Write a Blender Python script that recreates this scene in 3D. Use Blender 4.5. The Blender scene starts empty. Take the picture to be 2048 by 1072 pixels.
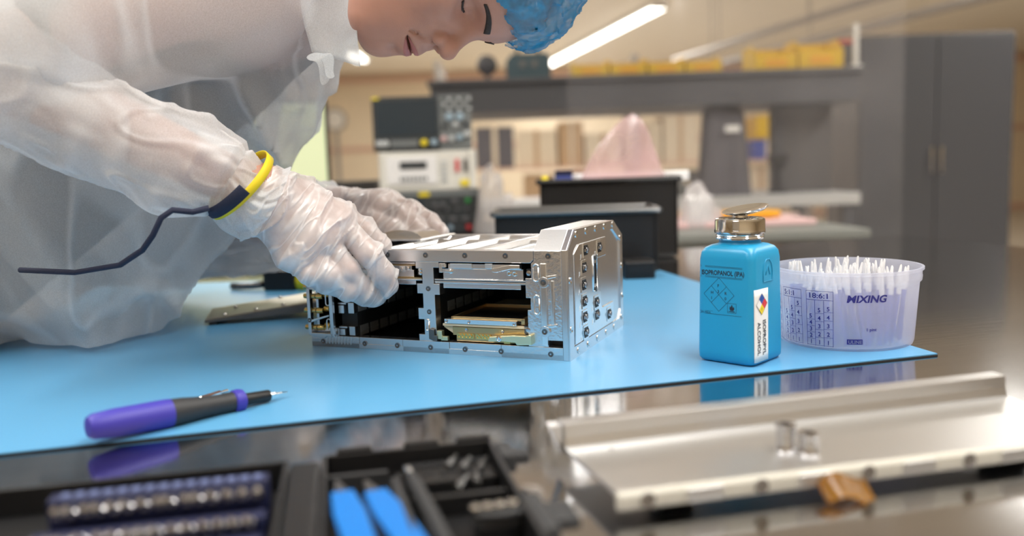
import bpy, bmesh, math, random
import numpy as np
from mathutils import Vector, Matrix
random.seed(7); rng = np.random.default_rng(7)
sc = bpy.context.scene
col = sc.collection
PI = math.pi

# ------------------------------------------------------------------ camera
# units: metres, z = 0 is the top of the steel work table, floor is 0.92 m below it
F = 1690.0; CAM_H = 0.193
_p = math.radians(6.7); _r = math.radians(1.94)
_fw = np.array([0, math.cos(_p), -math.sin(_p)]); _u0 = np.array([0, math.sin(_p), math.cos(_p)]); _x0 = np.array([1., 0, 0])
CR = math.cos(_r) * _x0 - math.sin(_r) * _u0
CU = math.cos(_r) * _u0 + math.sin(_r) * _x0
CC = np.array([0, 0, CAM_H])
cam_d = bpy.data.cameras.new('camera'); cam = bpy.data.objects.new('camera', cam_d); col.objects.link(cam)
cam_d.sensor_width = 36.0; cam_d.lens = 36.0 * F / 2048.0
cam.matrix_world = Matrix(((CR[0], CU[0], -_fw[0], 0), (CR[1], CU[1], -_fw[1], 0), (CR[2], CU[2], -_fw[2], CAM_H), (0, 0, 0, 1)))
cam_d.clip_start = 0.02; cam_d.clip_end = 100
cam_d.dof.use_dof = True; cam_d.dof.focus_distance = 0.86; cam_d.dof.aperture_fstop = 2.55
sc.camera = cam

def P(px, py, Z):
    """a point of the place seen at photo pixel (px, py) at depth Z metres"""
    return CC + (_fw + CR * (px - 1024) / F - CU * (py - 536) / F) * Z
def onz(px, py, z=0.0):
    d = _fw + CR * (px - 1024) / F - CU * (py - 536) / F
    return CC + d * (z - CAM_H) / d[2]

# ------------------------------------------------------------------ world, exposure, ceiling lamps
w = bpy.data.worlds.new('world'); sc.world = w; w.use_nodes = True
# closed room: all light comes from its ceiling lamps and the lit monitor
w.node_tree.nodes['Background'].inputs[0].default_value = (0, 0, 0, 1)
w.node_tree.nodes['Background'].inputs[1].default_value = 0.0
vs = sc.view_settings; vs.view_transform = 'Standard'; vs.look = 'None'; vs.gamma = 1.0; vs.use_curve_mapping = False
vs.exposure = -0.5
sc.cycles.transparent_max_bounces = 16
sc.cycles.max_bounces = 10; sc.cycles.diffuse_bounces = 6
LAMP_POWER = 85.0      # every ceiling lamp is the same, per 2.4 m of tubes
# (x, y, length along y, width) of the ceiling lamps above and beside the picture
LAMPS = [(-1.2, 0.1, 2.4, .22), (0.9, 0.2, 2.4, .22), (-1.6, 4.6, 2.4, .22), (2.9, 1.5, 2.4, .22), (3.7, 5.2, 2.4, .22), (0.2, 7.6, 2.4, .22)]
CEIL = 2.1

# ------------------------------------------------------------------ helpers
def link(o): col.objects.link(o); return o
def tag(o, label, cat, group=None, kind=None):
    o['label'] = label; o['category'] = cat
    if group: o['group'] = group
    if kind: o['kind'] = kind
    return o
def thing(name, label, cat, loc=(0, 0, 0), rz=0.0, group=None):
    o = bpy.data.objects.new(name, None); link(o); o.empty_display_size = .05
    o.location = loc; o.rotation_euler = (0, 0, rz)
    return tag(o, label, cat, group)
def copy_tree(o, parent=None):
    c = o.copy(); link(c); c.parent = parent
    for ch in list(o.children): copy_tree(ch, c)
    return c

class MB:
    def __init__(s): s.v = []; s.f = []; s.m = []; s.mi = 0
    def add(s, vs_, fs_):
        b = len(s.v); s.v.extend([tuple(float(c) for c in q) for q in vs_])
        for f in fs_: s.f.append(tuple(b + i for i in f)); s.m.append(s.mi)
        return s
    def box(s, a, b):
        x0, y0, z0 = a; x1, y1, z1 = b
        return s.add([(x0,y0,z0),(x1,y0,z0),(x1,y1,z0),(x0,y1,z0),(x0,y0,z1),(x1,y0,z1),(x1,y1,z1),(x0,y1,z1)],
                     [(0,3,2,1),(4,5,6,7),(0,1,5,4),(1,2,6,5),(2,3,7,6),(3,0,4,7)])
    def cbox(s, c, d): return s.box([c[i]-d[i]/2 for i in range(3)], [c[i]+d[i]/2 for i in range(3)])
    def prism(s, poly, f0, f1):
        """extrude 2-D poly; f0/f1 map (a, b) to a 3-D point at either end"""
        n = len(poly); A = [f0(*q) for q in poly]; B = [f1(*q) for q in poly]
        return s.add(A + B, [tuple(range(n))[::-1], tuple(range(n, 2*n))] + [(i, (i+1) % n, n+(i+1) % n, n+i) for i in range(n)])
    def pxz(s, poly, y0, y1): return s.prism(poly, lambda a, b: (a, y0, b), lambda a, b: (a, y1, b))
    def pyz(s, poly, x0, x1): return s.prism(poly, lambda a, b: (x0, a, b), lambda a, b: (x1, a, b))
    def pxy(s, poly, z0, z1): return s.prism(poly, lambda a, b: (a, b, z0), lambda a, b: (a, b, z1))
    def cyl(s, a, b, ra, rb=None, n=16, caps=True):
        rb = ra if rb is None else rb
        a = Vector(a); b = Vector(b); d = (b - a).normalized(); x = d.orthogonal().normalized(); y = d.cross(x)
        V = [a + (x*math.cos(2*PI*i/n) + y*math.sin(2*PI*i/n))*ra for i in range(n)] + [b + (x*math.cos(2*PI*i/n) + y*math.sin(2*PI*i/n))*rb for i in range(n)]
        fs = [(i, (i+1) % n, n+(i+1) % n, n+i) for i in range(n)]
        if caps: fs += [tuple(range(n))[::-1], tuple(range(n, 2*n))]
        return s.add(V, fs)
    def lathe(s, prof, n=32, c=(0, 0, 0), ax=(0, 0, 1), cap0=True, cap1=True):
        d = Vector(ax).normalized(); x = d.orthogonal().normalized(); y = d.cross(x); c = Vector(c)
        V = []
        for r, h in prof: V += [c + d*h + (x*math.cos(2*PI*i/n) + y*math.sin(2*PI*i/n))*r for i in range(n)]
        k = len(prof); fs = [(j*n+i, j*n+(i+1) % n, (j+1)*n+(i+1) % n, (j+1)*n+i) for j in range(k-1) for i in range(n)]
        if cap0: fs.append(tuple(range(n))[::-1])
        if cap1: fs.append(tuple((k-1)*n+i for i in range(n)))
        return s.add(V, fs)
    def tube(s, pts, r, n=8):
        pts = [Vector(q) for q in pts]; k = len(pts); V = []; px_ = None
        for j, q in enumerate(pts):
            d = (pts[min(j+1, k-1)] - pts[max(j-1, 0)]).normalized()
            if px_ is None: px_ = d.orthogonal().normalized()
            px_ = (px_ - d*px_.dot(d)).normalized(); y = d.cross(px_)
            rr = r[j] if isinstance(r, (list, tuple)) else r
            V += [q + (px_*math.cos(2*PI*i/n) + y*math.sin(2*PI*i/n))*rr for i in range(n)]
        fs = [(j*n+i, j*n+(i+1) % n, (j+1)*n+(i+1) % n, (j+1)*n+i) for j in range(k-1) for i in range(n)]
        fs += [tuple(range(n))[::-1], tuple((k-1)*n+i for i in range(n))]
        return s.add(V, fs)
    def grid(s, fn, nu, nv):
        V = [fn(i/nu, j/nv) for j in range(nv+1) for i in range(nu+1)]
        return s.add(V, [(j*(nu+1)+i, j*(nu+1)+i+1, (j+1)*(nu+1)+i+1, (j+1)*(nu+1)+i) for j in range(nv) for i in range(nu)])
    def sphere(s, c, r, n=12):
        r = r if isinstance(r, (tuple, list)) else (r, r, r)
        V = []; fs = []
        for j in range(1, n//2):
            a = PI*j/(n//2)
            V += [(c[0]+r[0]*math.sin(a)*math.cos(2*PI*i/n), c[1]+r[1]*math.sin(a)*math.sin(2*PI*i/n), c[2]+r[2]*math.cos(a)) for i in range(n)]
        k = n//2-1; V += [(c[0], c[1], c[2]+r[2]), (c[0], c[1], c[2]-r[2])]
        for j in range(k-1):
            for i in range(n): fs.append((j*n+i, (j+1)*n+i, (j+1)*n+(i+1) % n, j*n+(i+1) % n))
        for i in range(n): fs += [(k*n, i, (i+1) % n), (k*n+1, (k-1)*n+(i+1) % n, (k-1)*n+i)]
        return s.add(V, fs)
    def build(s, name, mats, parent=None, smooth=False, bevel=0, seg=2, solid=0, sub=0, angle=35, kind=None, label=None):
        me = bpy.data.meshes.new(name); me.from_pydata(s.v, [], s.f)
        mats = mats if isinstance(mats, (list, tuple)) else [mats]
        for m in mats: me.materials.append(m)
        if len(mats) > 1: me.polygons.foreach_set('material_index', s.m)
        bm = bmesh.new(); bm.from_mesh(me); bmesh.ops.recalc_face_normals(bm, faces=bm.faces); bm.to_mesh(me); bm.free()
        if smooth:
            me.polygons.foreach_set('use_smooth', [True]*len(me.polygons))
            if smooth == 'auto':
                me.set_sharp_from_angle(angle=math.radians(angle))
        me.update()
        o = bpy.data.objects.new(name, me); link(o); o.parent = parent
        if solid:
            md = o.modifiers.new('solid', 'SOLIDIFY'); md.thickness = solid; md.offset = 0
        if bevel:
            md = o.modifiers.new('bevel', 'BEVEL'); md.width = bevel; md.segments = seg; md.limit_method = 'ANGLE'; md.angle_limit = math.radians(40)
        if sub:
            md = o.modifiers.new('sub', 'SUBSURF'); md.levels = sub; md.render_levels = sub
        if kind: o['kind'] = kind
        if label: o['label'] = label
        return o
def dup(o, parent, loc=None, rot=None, scale=None):
    c = o.copy(); link(c); c.parent = parent
    if loc is not None: c.location = loc
    if rot is not None: c.rotation_euler = rot
    if scale is not None: c.scale = scale
    return c

# ------------------------------------------------------------------ materials
def nodes(name):
    m = bpy.data.materials.new(name); m.use_nodes = True; nt = m.node_tree
    return m, nt, nt.nodes['Principled BSDF'], nt.nodes['Material Output']
def mat(name, c, rough=.5, metal=0., bump=0., bscale=200., cvar=0., cscale=8., spec=.5, aniso=0., emit=0., stretch=None, coat=0., trans=0., alpha=1., sss=0.):
    m, nt, b, out = nodes(name); N = nt.nodes; L = nt.links
    b.inputs['Base Color'].default_value = (*c, 1); b.inputs['Roughness'].default_value = rough; b.inputs['Metallic'].default_value = metal
    b.inputs['Specular IOR Level'].default_value = spec; b.inputs['Coat Weight'].default_value = coat
    b.inputs['Transmission Weight'].default_value = trans; b.inputs['Alpha'].default_value = alpha
    if sss: b.inputs['Subsurface Weight'].default_value = sss; b.inputs['Subsurface Radius'].default_value = (.012, .005, .003); b.inputs['Subsurface Scale'].default_value = 1.0
    if emit: b.inputs['Emission Color'].default_value = (*c, 1); b.inputs['Emission Strength'].default_value = emit
    if bump or cvar:
        tc = N.new('ShaderNodeTexCoord'); mp = N.new('ShaderNodeMapping'); L.new(tc.outputs['Object'], mp.inputs[0])
        if stretch: mp.inputs['Scale'].default_value = stretch
    if bump:
        nz = N.new('ShaderNodeTexNoise'); nz.inputs['Scale'].default_value = bscale; nz.inputs['Detail'].default_value = 4
        L.new(mp.outputs[0], nz.inputs['Vector'])
        bp = N.new('ShaderNodeBump'); bp.inputs['Strength'].default_value = bump; bp.inputs['Distance'].default_value = .002
        L.new(nz.outputs[0], bp.inputs['Height']); L.new(bp.outputs[0], b.inputs['Normal'])
    if cvar:
        n2 = N.new('ShaderNodeTexNoise'); n2.inputs['Scale'].default_value = cscale; n2.inputs['Detail'].default_value = 5
        L.new(mp.outputs[0], n2.inputs['Vector'])
        mx = N.new('ShaderNodeMix'); mx.data_type = 'RGBA'
        mx.inputs[6].default_value = tuple(max(0, q*(1-cvar)) for q in c)+(1,); mx.inputs[7].default_value = tuple(min(1, q*(1+cvar)) for q in c)+(1,)
        L.new(n2.outputs[0], mx.inputs[0]); L.new(mx.outputs[2], b.inputs['Base Color'])
    return m
def film(name, c, opacity=.7, transl=.4, rough=.5, gloss=.08, nscale=60., nvar=.2, tint=(1, 1, 1), bump=.15, crease=0., cscale=20., cstretch=(1, 1, 1), axis=None, cfreq=(34, 9)):
    """thin see-through sheet: part clear, part diffuse and translucent, a little sheen"""
    m, nt, b, out = nodes(name); N = nt.nodes; L = nt.links; N.remove(b)
    tr = N.new('ShaderNodeBsdfTransparent'); tr.inputs[0].default_value = (*tint, 1)
    df = N.new('ShaderNodeBsdfDiffuse'); df.inputs[0].default_value = (*c, 1)
    tl = N.new('ShaderNodeBsdfTranslucent'); tl.inputs[0].default_value = (*c, 1)
    gl = N.new('ShaderNodeBsdfGlossy'); gl.inputs['Roughness'].default_value = rough
    a = N.new('ShaderNodeMixShader'); a.inputs[0].default_value = transl; L.new(df.outputs[0], a.inputs[1]); L.new(tl.outputs[0], a.inputs[2])
    g = N.new('ShaderNodeMixShader'); g.inputs[0].default_value = gloss; L.new(a.outputs[0], g.inputs[1]); L.new(gl.outputs[0], g.inputs[2])
    mx = N.new('ShaderNodeMixShader')
    tc = N.new('ShaderNodeTexCoord'); nz = N.new('ShaderNodeTexNoise'); nz.inputs['Scale'].default_value = nscale; nz.inputs['Detail'].default_value = 3
    L.new(tc.outputs['Object'], nz.inputs['Vector'])
    mr = N.new('ShaderNodeMapRange'); mr.inputs[1].default_value = .3; mr.inputs[2].default_value = .7; mr.inputs[3].default_value = opacity-nvar; mr.inputs[4].default_value = min(1, opacity+nvar)
    L.new(nz.outputs[0], mr.inputs[0]); L.new(mr.outputs[0], mx.inputs[0]); L.new(tr.outputs[0], mx.inputs[1]); L.new(g.outputs[0], mx.inputs[2])
    L.new(mx.outputs[0], out.inputs[0])
    if bump:
        bp = N.new('ShaderNodeBump'); bp.inputs['Strength'].default_value = bump; bp.inputs['Distance'].default_value = .003
        L.new(nz.outputs[0], bp.inputs['Height'])
        if crease:   # thin raised folds of the film
            mp = N.new('ShaderNodeMapping'); mp.inputs['Scale'].default_value = cstretch; L.new(tc.outputs['Object'], mp.inputs[0])
            n2 = N.new('ShaderNodeTexNoise'); n2.inputs['Scale'].default_value = cscale; n2.inputs['Detail'].default_value = 1.5; n2.inputs['Distortion'].default_value = .6; L.new(mp.outputs[0], n2.inputs['Vector'])
            if axis is not None:   # folds run across this direction
                ax_ = np.array(axis, float); ax_ /= np.linalg.norm(ax_); b_ = np.cross(ax_, [0, 1, 0]); b_ /= np.linalg.norm(b_); c_ = np.cross(ax_, b_)
                cb = N.new('ShaderNodeCombineXYZ')
                for i, q in enumerate((ax_*cfreq[0], b_*cfreq[1], c_*cfreq[1])):
                    vm = N.new('ShaderNodeVectorMath'); vm.operation = 'DOT_PRODUCT'; vm.inputs[1].default_value = tuple(q); L.new(tc.outputs['Object'], vm.inputs[0]); L.new(vm.outputs['Value'], cb.inputs[i])
                n2.inputs['Scale'].default_value = 1.0; L.new(cb.outputs[0], n2.inputs['Vector'])
            sb = N.new('ShaderNodeMath'); sb.operation = 'SUBTRACT'; sb.inputs[1].default_value = .5; L.new(n2.outputs[0], sb.inputs[0])
            ab = N.new('ShaderNodeMath'); ab.operation = 'ABSOLUTE'; L.new(sb.outputs[0], ab.inputs[0])
            r2 = N.new('ShaderNodeMapRange'); r2.interpolation_type = 'SMOOTHSTEP'; r2.inputs[1].default_value = 0; r2.inputs[2].default_value = .06; r2.inputs[3].default_value = 1; r2.inputs[4].default_value = 0; L.new(ab.outputs[0], r2.inputs[0])
            b2 = N.new('ShaderNodeBump'); b2.inputs['Strength'].default_value = crease; b2.inputs['Distance'].default_value = .004; L.new(r2.outputs[0], b2.inputs['Height']); L.new(bp.outputs[0], b2.inputs['Normal']); bp = b2
            ad = N.new('ShaderNodeMath'); ad.operation = 'MULTIPLY_ADD'; ad.inputs[1].default_value = .22; L.new(r2.outputs[0], ad.inputs[0]); L.new(mr.outputs[0], ad.inputs[2]); ad.use_clamp = True
            L.new(ad.outputs[0], mx.inputs[0])
        for q in (df, tl, gl): L.new(bp.outputs[0], q.inputs['Normal'])
    return m
M = {}
M['alu'] = mat('machined_aluminium', (.78, .79, .81), .27, 1., bump=.012, bscale=90, stretch=(.6, 1, 14))
M['alu_milled'] = mat('milled_aluminium', (.80, .81, .83), .26, 1., bump=.16, bscale=300)
M['alu_bright'] = mat('bright_aluminium', (.90, .91, .92), .22, 1., bump=.03, bscale=90)
M['alu_panel'] = mat('worn_panel_aluminium', (.68, .68, .68), .36, 1., bump=.02, bscale=60, stretch=(.4, 6, 1))
M['alu_dull'] = mat('bead_blasted_aluminium', (.74, .75, .76), .42, 1., bump=.05, bscale=500)
M['steel'] = mat('polished_steel', (.46, .46, .47), .12, 1., bump=.02, bscale=18, stretch=(1, 9, 1), cvar=.12, cscale=5)
M['chrome'] = mat('chrome', (.86, .85, .83), .1, 1.)
M['screw'] = mat('screw_steel', (.6, .6, .62), .22, 1.)
M['gold'] = mat('gold_plate', (.83, .60, .22), .24, 1.)
M['bronze'] = mat('gold_chromate', (.62, .44, .22), .36, 1.)
M['chromate'] = mat('pale_chromate', (.80, .78, .52), .38, 1.)
M['tan'] = mat('circuit_board_edge', (.62, .52, .36), .5)
M['bronze_grey'] = mat('worn_metal', (.36, .33, .28), .4, .9)
M['black'] = mat('black_plastic', (.006, .006, .007), .45, bump=.05)
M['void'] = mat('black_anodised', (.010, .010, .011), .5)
M['clip'] = mat('dark_clip_metal', (.16, .16, .16), .34, .9)
M['spring'] = mat('tinned_spring', (.34, .34, .33), .45, .7)
M['rubber'] = mat('dark_grey_rubber', (.024, .025, .028), .55, bump=.08)
M['grey_plastic'] = mat('grey_plastic', (.12, .12, .13), .5)
M['mat_blue'] = mat('blue_rubber_mat', (.105, .335, .58), .30, bump=.03, bscale=900, cvar=.05, cscale=4, spec=.5)
M['mat_black'] = mat('mat_black_backing', (.01, .01, .012), .6)
M['bottle'] = mat('blue_bottle_plastic', (.012, .30, .56), .36, sss=.0, bump=.02, bscale=300)
M['ink'] = mat('dark_ink', (.012, .022, .04), .6)
M['ink_blue'] = mat('navy_ink', (.02, .02, .20), .55)
M['white'] = mat('white_label', (.86, .86, .85), .5)
M['white_plastic'] = mat('white_plastic', (.82, .82, .83), .4)
M['red'] = mat('red_print', (.7, .04, .05), .5)
M['yellow'] = mat('yellow_print', (.85, .68, .02), .5)
M['yellow_bin'] = mat('yellow_bin_plastic', (.72, .46, .01), .45)
M['blue_print'] = mat('blue_print', (.02, .08, .4), .5)
M['blue_rod'] = mat('blue_handle_plastic', (.03, .05, .45), .4)
M['purple'] = mat('purple_blue_rubber', (.045, .035, .36), .5, bump=.05)
M['blue_grip'] = mat('bright_blue_grip', (.0, .15, .52), .45)
M['navy'] = mat('navy_plastic', (.010, .014, .055), .5)
M['navy_label'] = mat('pale_blue_label', (.12, .15, .30), .5)
M['cup'] = film('cup_plastic', (.80, .82, .95), .38, .5, .25, .08, 3, .02, bump=0)
M['gown'] = film('gown_fabric', (.86, .89, .92), .58, .40, .6, .03, 900, .07, bump=.02, crease=.42, cscale=8, cstretch=(1, 1, .5))
M['glove'] = film('glove_vinyl', (.97, .97, .99), .63, .24, .3, .10, 60, .12, bump=.02, crease=.30, axis=P(642, 474, .852)-P(528, 392, .838), cfreq=(62, 15))
M['cap'] = film('hair_net_fabric', (.015, .30, .60), .74, .45, .35, .10, 75, .30, bump=.3)
M['curtain'] = film('clear_vinyl', (.85, .85, .92), .10, .6, .12, .2, 2, .05, bump=0)
M['bag'] = film('pink_bag_film', (.92, .66, .69), .42, .5, .2, .14, 8, .18)
M['bag_white'] = film('clear_bag_film', (.88, .86, .88), .55, .5, .2, .14, 8, .15)
M['skin'] = mat('skin', (.50, .265, .20), .5, bump=.1, bscale=700, cvar=.12, cscale=45, sss=.12)
M['lip'] = mat('lip_skin', (.42, .15, .14), .45)
M['hair'] = mat('dark_hair', (.025, .015, .012), .6, bump=.3, bscale=400)
M['shirt'] = mat('dark_grey_shirt', (.03, .032, .038), .9, bump=.1)
M['trousers'] = mat('dark_trousers', (.03, .035, .05), .9)
M['strap_yellow'] = mat('yellow_strap', (.80, .62, .01), .6)
M['strap_navy'] = mat('navy_strap', (.015, .02, .05), .8, bump=.3, bscale=600)
M['wall'] = mat('cream_wall', (.80, .69, .53), .8, cvar=.06, cscale=1.5)
M['wall_trim'] = mat('pinkish_wall_trim', (.66, .45, .36), .8)
M['ceiling'] = mat('cream_ceiling', (.88, .82, .72), .8)
M['floor'] = mat('pale_floor', (.62, .57, .50), .5, cvar=.1, cscale=2)
M['bench_dark'] = mat('dark_grey_bench', (.075, .078, .09), .5)
M['bench_grey'] = mat('grey_bench', (.20, .21, .20), .5)
M['bench_top'] = mat('pale_bench_top', (.50, .51, .52), .4)
M['panel_dark'] = mat('dark_panel', (.10, .095, .095), .6)
M['instrument_grey'] = mat('instrument_grey', (.16, .175, .18), .5)
M['instrument_dark'] = mat('instrument_dark', (.035, .04, .044), .45)
M['screen_dark'] = mat('dark_screen', (.03, .042, .052), .22)
M['instrument_white'] = mat('instrument_white', (.72, .71, .66), .5)
M['knob_pale'] = mat('pale_knob', (.55, .58, .60), .4)
M['knob_cyan'] = mat('blue_grey_knob', (.33, .45, .55), .4)
M['green'] = mat('green_cap', (.03, .30, .06), .5)
M['teal'] = mat('teal_case', (.05, .095, .12), .5)
M['carton'] = mat('brown_carton', (.52, .36, .22), .8)
M['cream_box'] = mat('cream_box', (.72, .62, .48), .8)
M['red_box'] = mat('red_box', (.5, .08, .06), .7)
M['blue_box'] = mat('blue_box', (.07, .10, .38), .6)
M['pink'] = mat('pink_foam', (.72, .50, .50), .8)
M['dark_cloth'] = mat('dark_grey_cloth', (.13, .125, .14), .9)
M['orange'] = mat('orange_plastic', (.80, .38, .01), .45)
M['kapton'] = film('amber_tape', (.42, .20, .01), .6, .4, .25, .06, 30, .1, tint=(.6, .32, .03))
M['lip_lightened'] = mat('lightened_cream_lip', (.56, .54, .48), .45)  # lip lightened by colour, since its bare metal mirrored the dark steel
M['lamp'] = mat('lamp_tube', (1, .98, .92), .5, emit=9.0)
M['lamp_body'] = mat('lamp_housing', (.8, .8, .78), .5)
M['screen_lit'] = mat('lit_screen', (.60, .66, .42), .4, emit=.62)
M['pipe'] = mat('grey_pipe', (.34, .32, .30), .5)
M['shoe'] = mat('black_shoe', (.02, .02, .02), .6)

# ------------------------------------------------------------------ text as mesh outlines
def text_geo(txt, size, bold=0.0, align='LEFT'):
    cu = bpy.data.curves.new('lettering', 'FONT'); cu.body = txt; cu.size = size; cu.offset = bold; cu.align_x = align; cu.resolution_u = 3
    ob = bpy.data.objects.new('lettering', cu); col.objects.link(ob)
    dg = bpy.context.evaluated_depsgraph_get(); me = ob.evaluated_get(dg).to_mesh()
    v = [tuple(q.co) for q in me.vertices]; f = [tuple(p.vertices) for p in me.polygons]
    ob.evaluated_get(dg).to_mesh_clear(); col.objects.unlink(ob); bpy.data.objects.remove(ob); bpy.data.curves.remove(cu)
    return v, f
def put_text(mb, txt, size, fn, bold=0.0, align='LEFT', cond=1.0):
    v, f = text_geo(txt, size, bold, align)
    mb.add([fn(q[0]*cond, q[1]) for q in v], f)
def line2(mb, fn, a, b, t):
    d = np.array(b, float) - np.array(a, float); l = np.hypot(*d); n = np.array([-d[1], d[0]])/l*t/2
    k = max(1, int(l/.006)); A = np.array(a, float)
    V = []
    for i in range(k+1):
        q = A + d*i/k; V += [fn(*(q+n)), fn(*(q-n))]
    mb.add(V, [(2*i, 2*i+1, 2*i+3, 2*i+2) for i in range(k)])

# ------------------------------------------------------------------ numpy noise, signed distances, surface nets
_perm = rng.permutation(4096).astype(np.int64); _val = rng.random(4096).astype(np.float32)*2-1
def vnoise(p):
    p = np.asarray(p, np.float32); i = np.floor(p).astype(np.int64); f = p - i; f = f*f*(3-2*f)
    def h(a, b, c): return _val[_perm[(_perm[(_perm[a & 4095]+b) & 4095]+c) & 4095]]
    x, y, z = i[..., 0], i[..., 1], i[..., 2]; r = 0
    for dx in (0, 1):
        for dy in (0, 1):
            for dz in (0, 1):
                wgt = (f[..., 0] if dx else 1-f[..., 0])*(f[..., 1] if dy else 1-f[..., 1])*(f[..., 2] if dz else 1-f[..., 2])
                r = r + wgt*h(x+dx, y+dy, z+dz)
    return r
def ridge(p): return 1-np.abs(vnoise(p))*2
def cap(p, a, b, ra, rb=None):
    rb = ra if rb is None else rb
    a = np.asarray(a, np.float32); b = np.asarray(b, np.float32); ab = b-a
    t = np.clip(((p-a)@ab)/(ab@ab), 0, 1)
    return np.linalg.norm(p-a-t[..., None]*ab, axis=-1)-(ra+(rb-ra)*t)
def ell(p, c, r):
    q = (p-np.asarray(c, np.float32)); r = np.asarray(r, np.float32)
    k0 = np.linalg.norm(q/r, axis=-1); k1 = np.linalg.norm(q/(r*r), axis=-1)+1e-9
    return k0*(k0-1)/k1
def smin(a, b, k):
    h = np.clip(.5+.5*(b-a)/k, 0, 1); return b*(1-h)+a*h-k*h*(1-h)
def smax(a, b, k): return -smin(-a, -b, k)
def surfnet(f, lo, hi, h):
    lo = np.array(lo, np.float32); n = np.ceil((np.array(hi)-lo)/h).astype(int)+1
    xs = [lo[i]+h*np.arange(n[i], dtype=np.float32) for i in range(3)]
    V = np.empty(n, np.float32); YZ = np.stack(np.meshgrid(xs[1], xs[2], indexing='ij'), -1)
    st = max(1, int(400000/(n[1]*n[2])))
    for i in range(0, n[0], st):
        xx = xs[0][i:i+st]
        p = np.empty((len(xx), n[1], n[2], 3), np.float32); p[..., 0] = xx[:, None, None]; p[..., 1:] = YZ
        V[i:i+st] = f(p)
    ins = V < 0; c = n-1; S = np.zeros((*c, 3), np.float32); K = np.zeros(c, np.float32)
    for ax in range(3):
        o1, o2 = [a for a in range(3) if a != ax]
        sl0 = [slice(None)]*3; sl1 = [slice(None)]*3; sl0[ax] = slice(0, -1); sl1[ax] = slice(1, None)
        A = V[tuple(sl0)]; B = V[tuple(sl1)]; X = (A < 0) != (B < 0); T = np.where(X, A/np.where(A-B == 0, 1, A-B), 0)
        for d1 in (0, 1):
            for d2 in (0, 1):
                q = [slice(None)]*3; q[o1] = slice(d1, d1+c[o1]); q[o2] = slice(d2, d2+c[o2]); q = tuple(q)
                x = X[q]; K += x; S[..., ax] += T[q]; S[..., o1] += x*d1; S[..., o2] += x*d2
    msk = K > 0; idx = np.full(c, -1, np.int64); idx[msk] = np.arange(msk.sum())
    base = np.stack(np.nonzero(msk), -1); verts = lo+h*(base+S[msk]/K[msk][:, None])
    quads = []
    for ax in range(3):
        o1, o2 = (ax+1) % 3, (ax+2) % 3
        sl0 = [slice(None)]*3; sl1 = [slice(None)]*3; sl0[ax] = slice(0, -1); sl1[ax] = slice(1, None)
        a = ins[tuple(sl0)]; b = ins[tuple(sl1)]
        for flip, X in ((False, a & ~b), (True, b & ~a)):
            e = np.stack(np.nonzero(X), -1); e = e[(e[:, o1] > 0) & (e[:, o2] > 0) & (e[:, o1] < c[o1]) & (e[:, o2] < c[o2])]
            def g(d1, d2):
                q = e.copy(); q[:, o1] -= d1; q[:, o2] -= d2; return idx[q[:, 0], q[:, 1], q[:, 2]]
            Q = np.stack([g(0, 0), g(1, 0), g(1, 1), g(0, 1)], -1)
            quads.append(Q[:, ::-1] if flip else Q)
    Q = np.concatenate(quads); Q = Q[(Q >= 0).all(1)]
    return verts.astype(np.float64), Q
def keep(v, q, ok):
    """drop the faces whose vertices do not all satisfy ok, and unused vertices"""
    q = q[ok[q].all(1)]; used = np.unique(q); mp = np.full(len(v), -1); mp[used] = np.arange(len(used)); return v[used], mp[q]
def npmesh(name, parts, mats, parent=None, smooth_it=0, solid=0):
    """parts: list of (verts, quads, material index)"""
    V = []; Q = []; MI = []; b = 0
    for v, q, mi in parts: V.append(v); Q.append(np.asarray(q)+b); b += len(v); MI += [mi]*len(q)
    me = bpy.data.meshes.new(name); me.from_pydata(np.concatenate(V).tolist(), [], np.concatenate(Q).tolist())
    for m in (mats if isinstance(mats, (list, tuple)) else [mats]): me.materials.append(m)
    me.polygons.foreach_set('material_index', MI); me.polygons.foreach_set('use_smooth', [True]*len(me.polygons)); me.update()
    o = bpy.data.objects.new(name, me); link(o); o.parent = parent
    if smooth_it:
        md = o.modifiers.new('smooth', 'SMOOTH'); md.factor = .5; md.iterations = smooth_it
    if solid:
        md = o.modifiers.new('solid', 'SOLIDIFY'); md.thickness = solid
    return o

def adopt(o, root):
    """parent an object built in world coordinates to a thing's Empty"""
    o.parent = root
    o.matrix_parent_inverse = (Matrix.Translation(root.location) @ Matrix.Rotation(root.rotation_euler[2], 4, 'Z')).inverted()
    return o

# ================================================================== the room
FL = -0.92
def struct(name, mb, m, **k):
    o = mb.build(name, m, **k); o['kind'] = 'structure'; return o
struct('floor', MB().box((-9, -4, FL-.1), (11, 16.6, FL)), M['floor'])
struct('ceiling', MB().box((-9, -4, CEIL), (11, 16.6, CEIL+.1)), M['ceiling'])
struct('wall_back', MB().box((-9, 16.5, FL), (11, 16.7, CEIL)), M['wall'])
struct('wall_left', MB().box((-9.1, -4, FL), (-9, 16.5, CEIL)), M['wall'])
struct('wall_right', MB().box((11, -4, FL), (11.1, 16.5, CEIL)), M['wall'])
struct('wall_front', MB().box((-9, -4.1, FL), (11, -4, CEIL)), M['wall'])
struct('trim_1', MB().box((-9, 16.44, 1.92), (11, 16.5, 2.02)), M['wall_trim'])
struct('trim_2', MB().box((-9, 16.45, .62), (11, 16.5, .70)), M['wall_trim'])
struct('baseboard_back', MB().box((-9, 16.46, FL), (11, 16.5, FL+.12)), M['wall_trim'])

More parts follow.
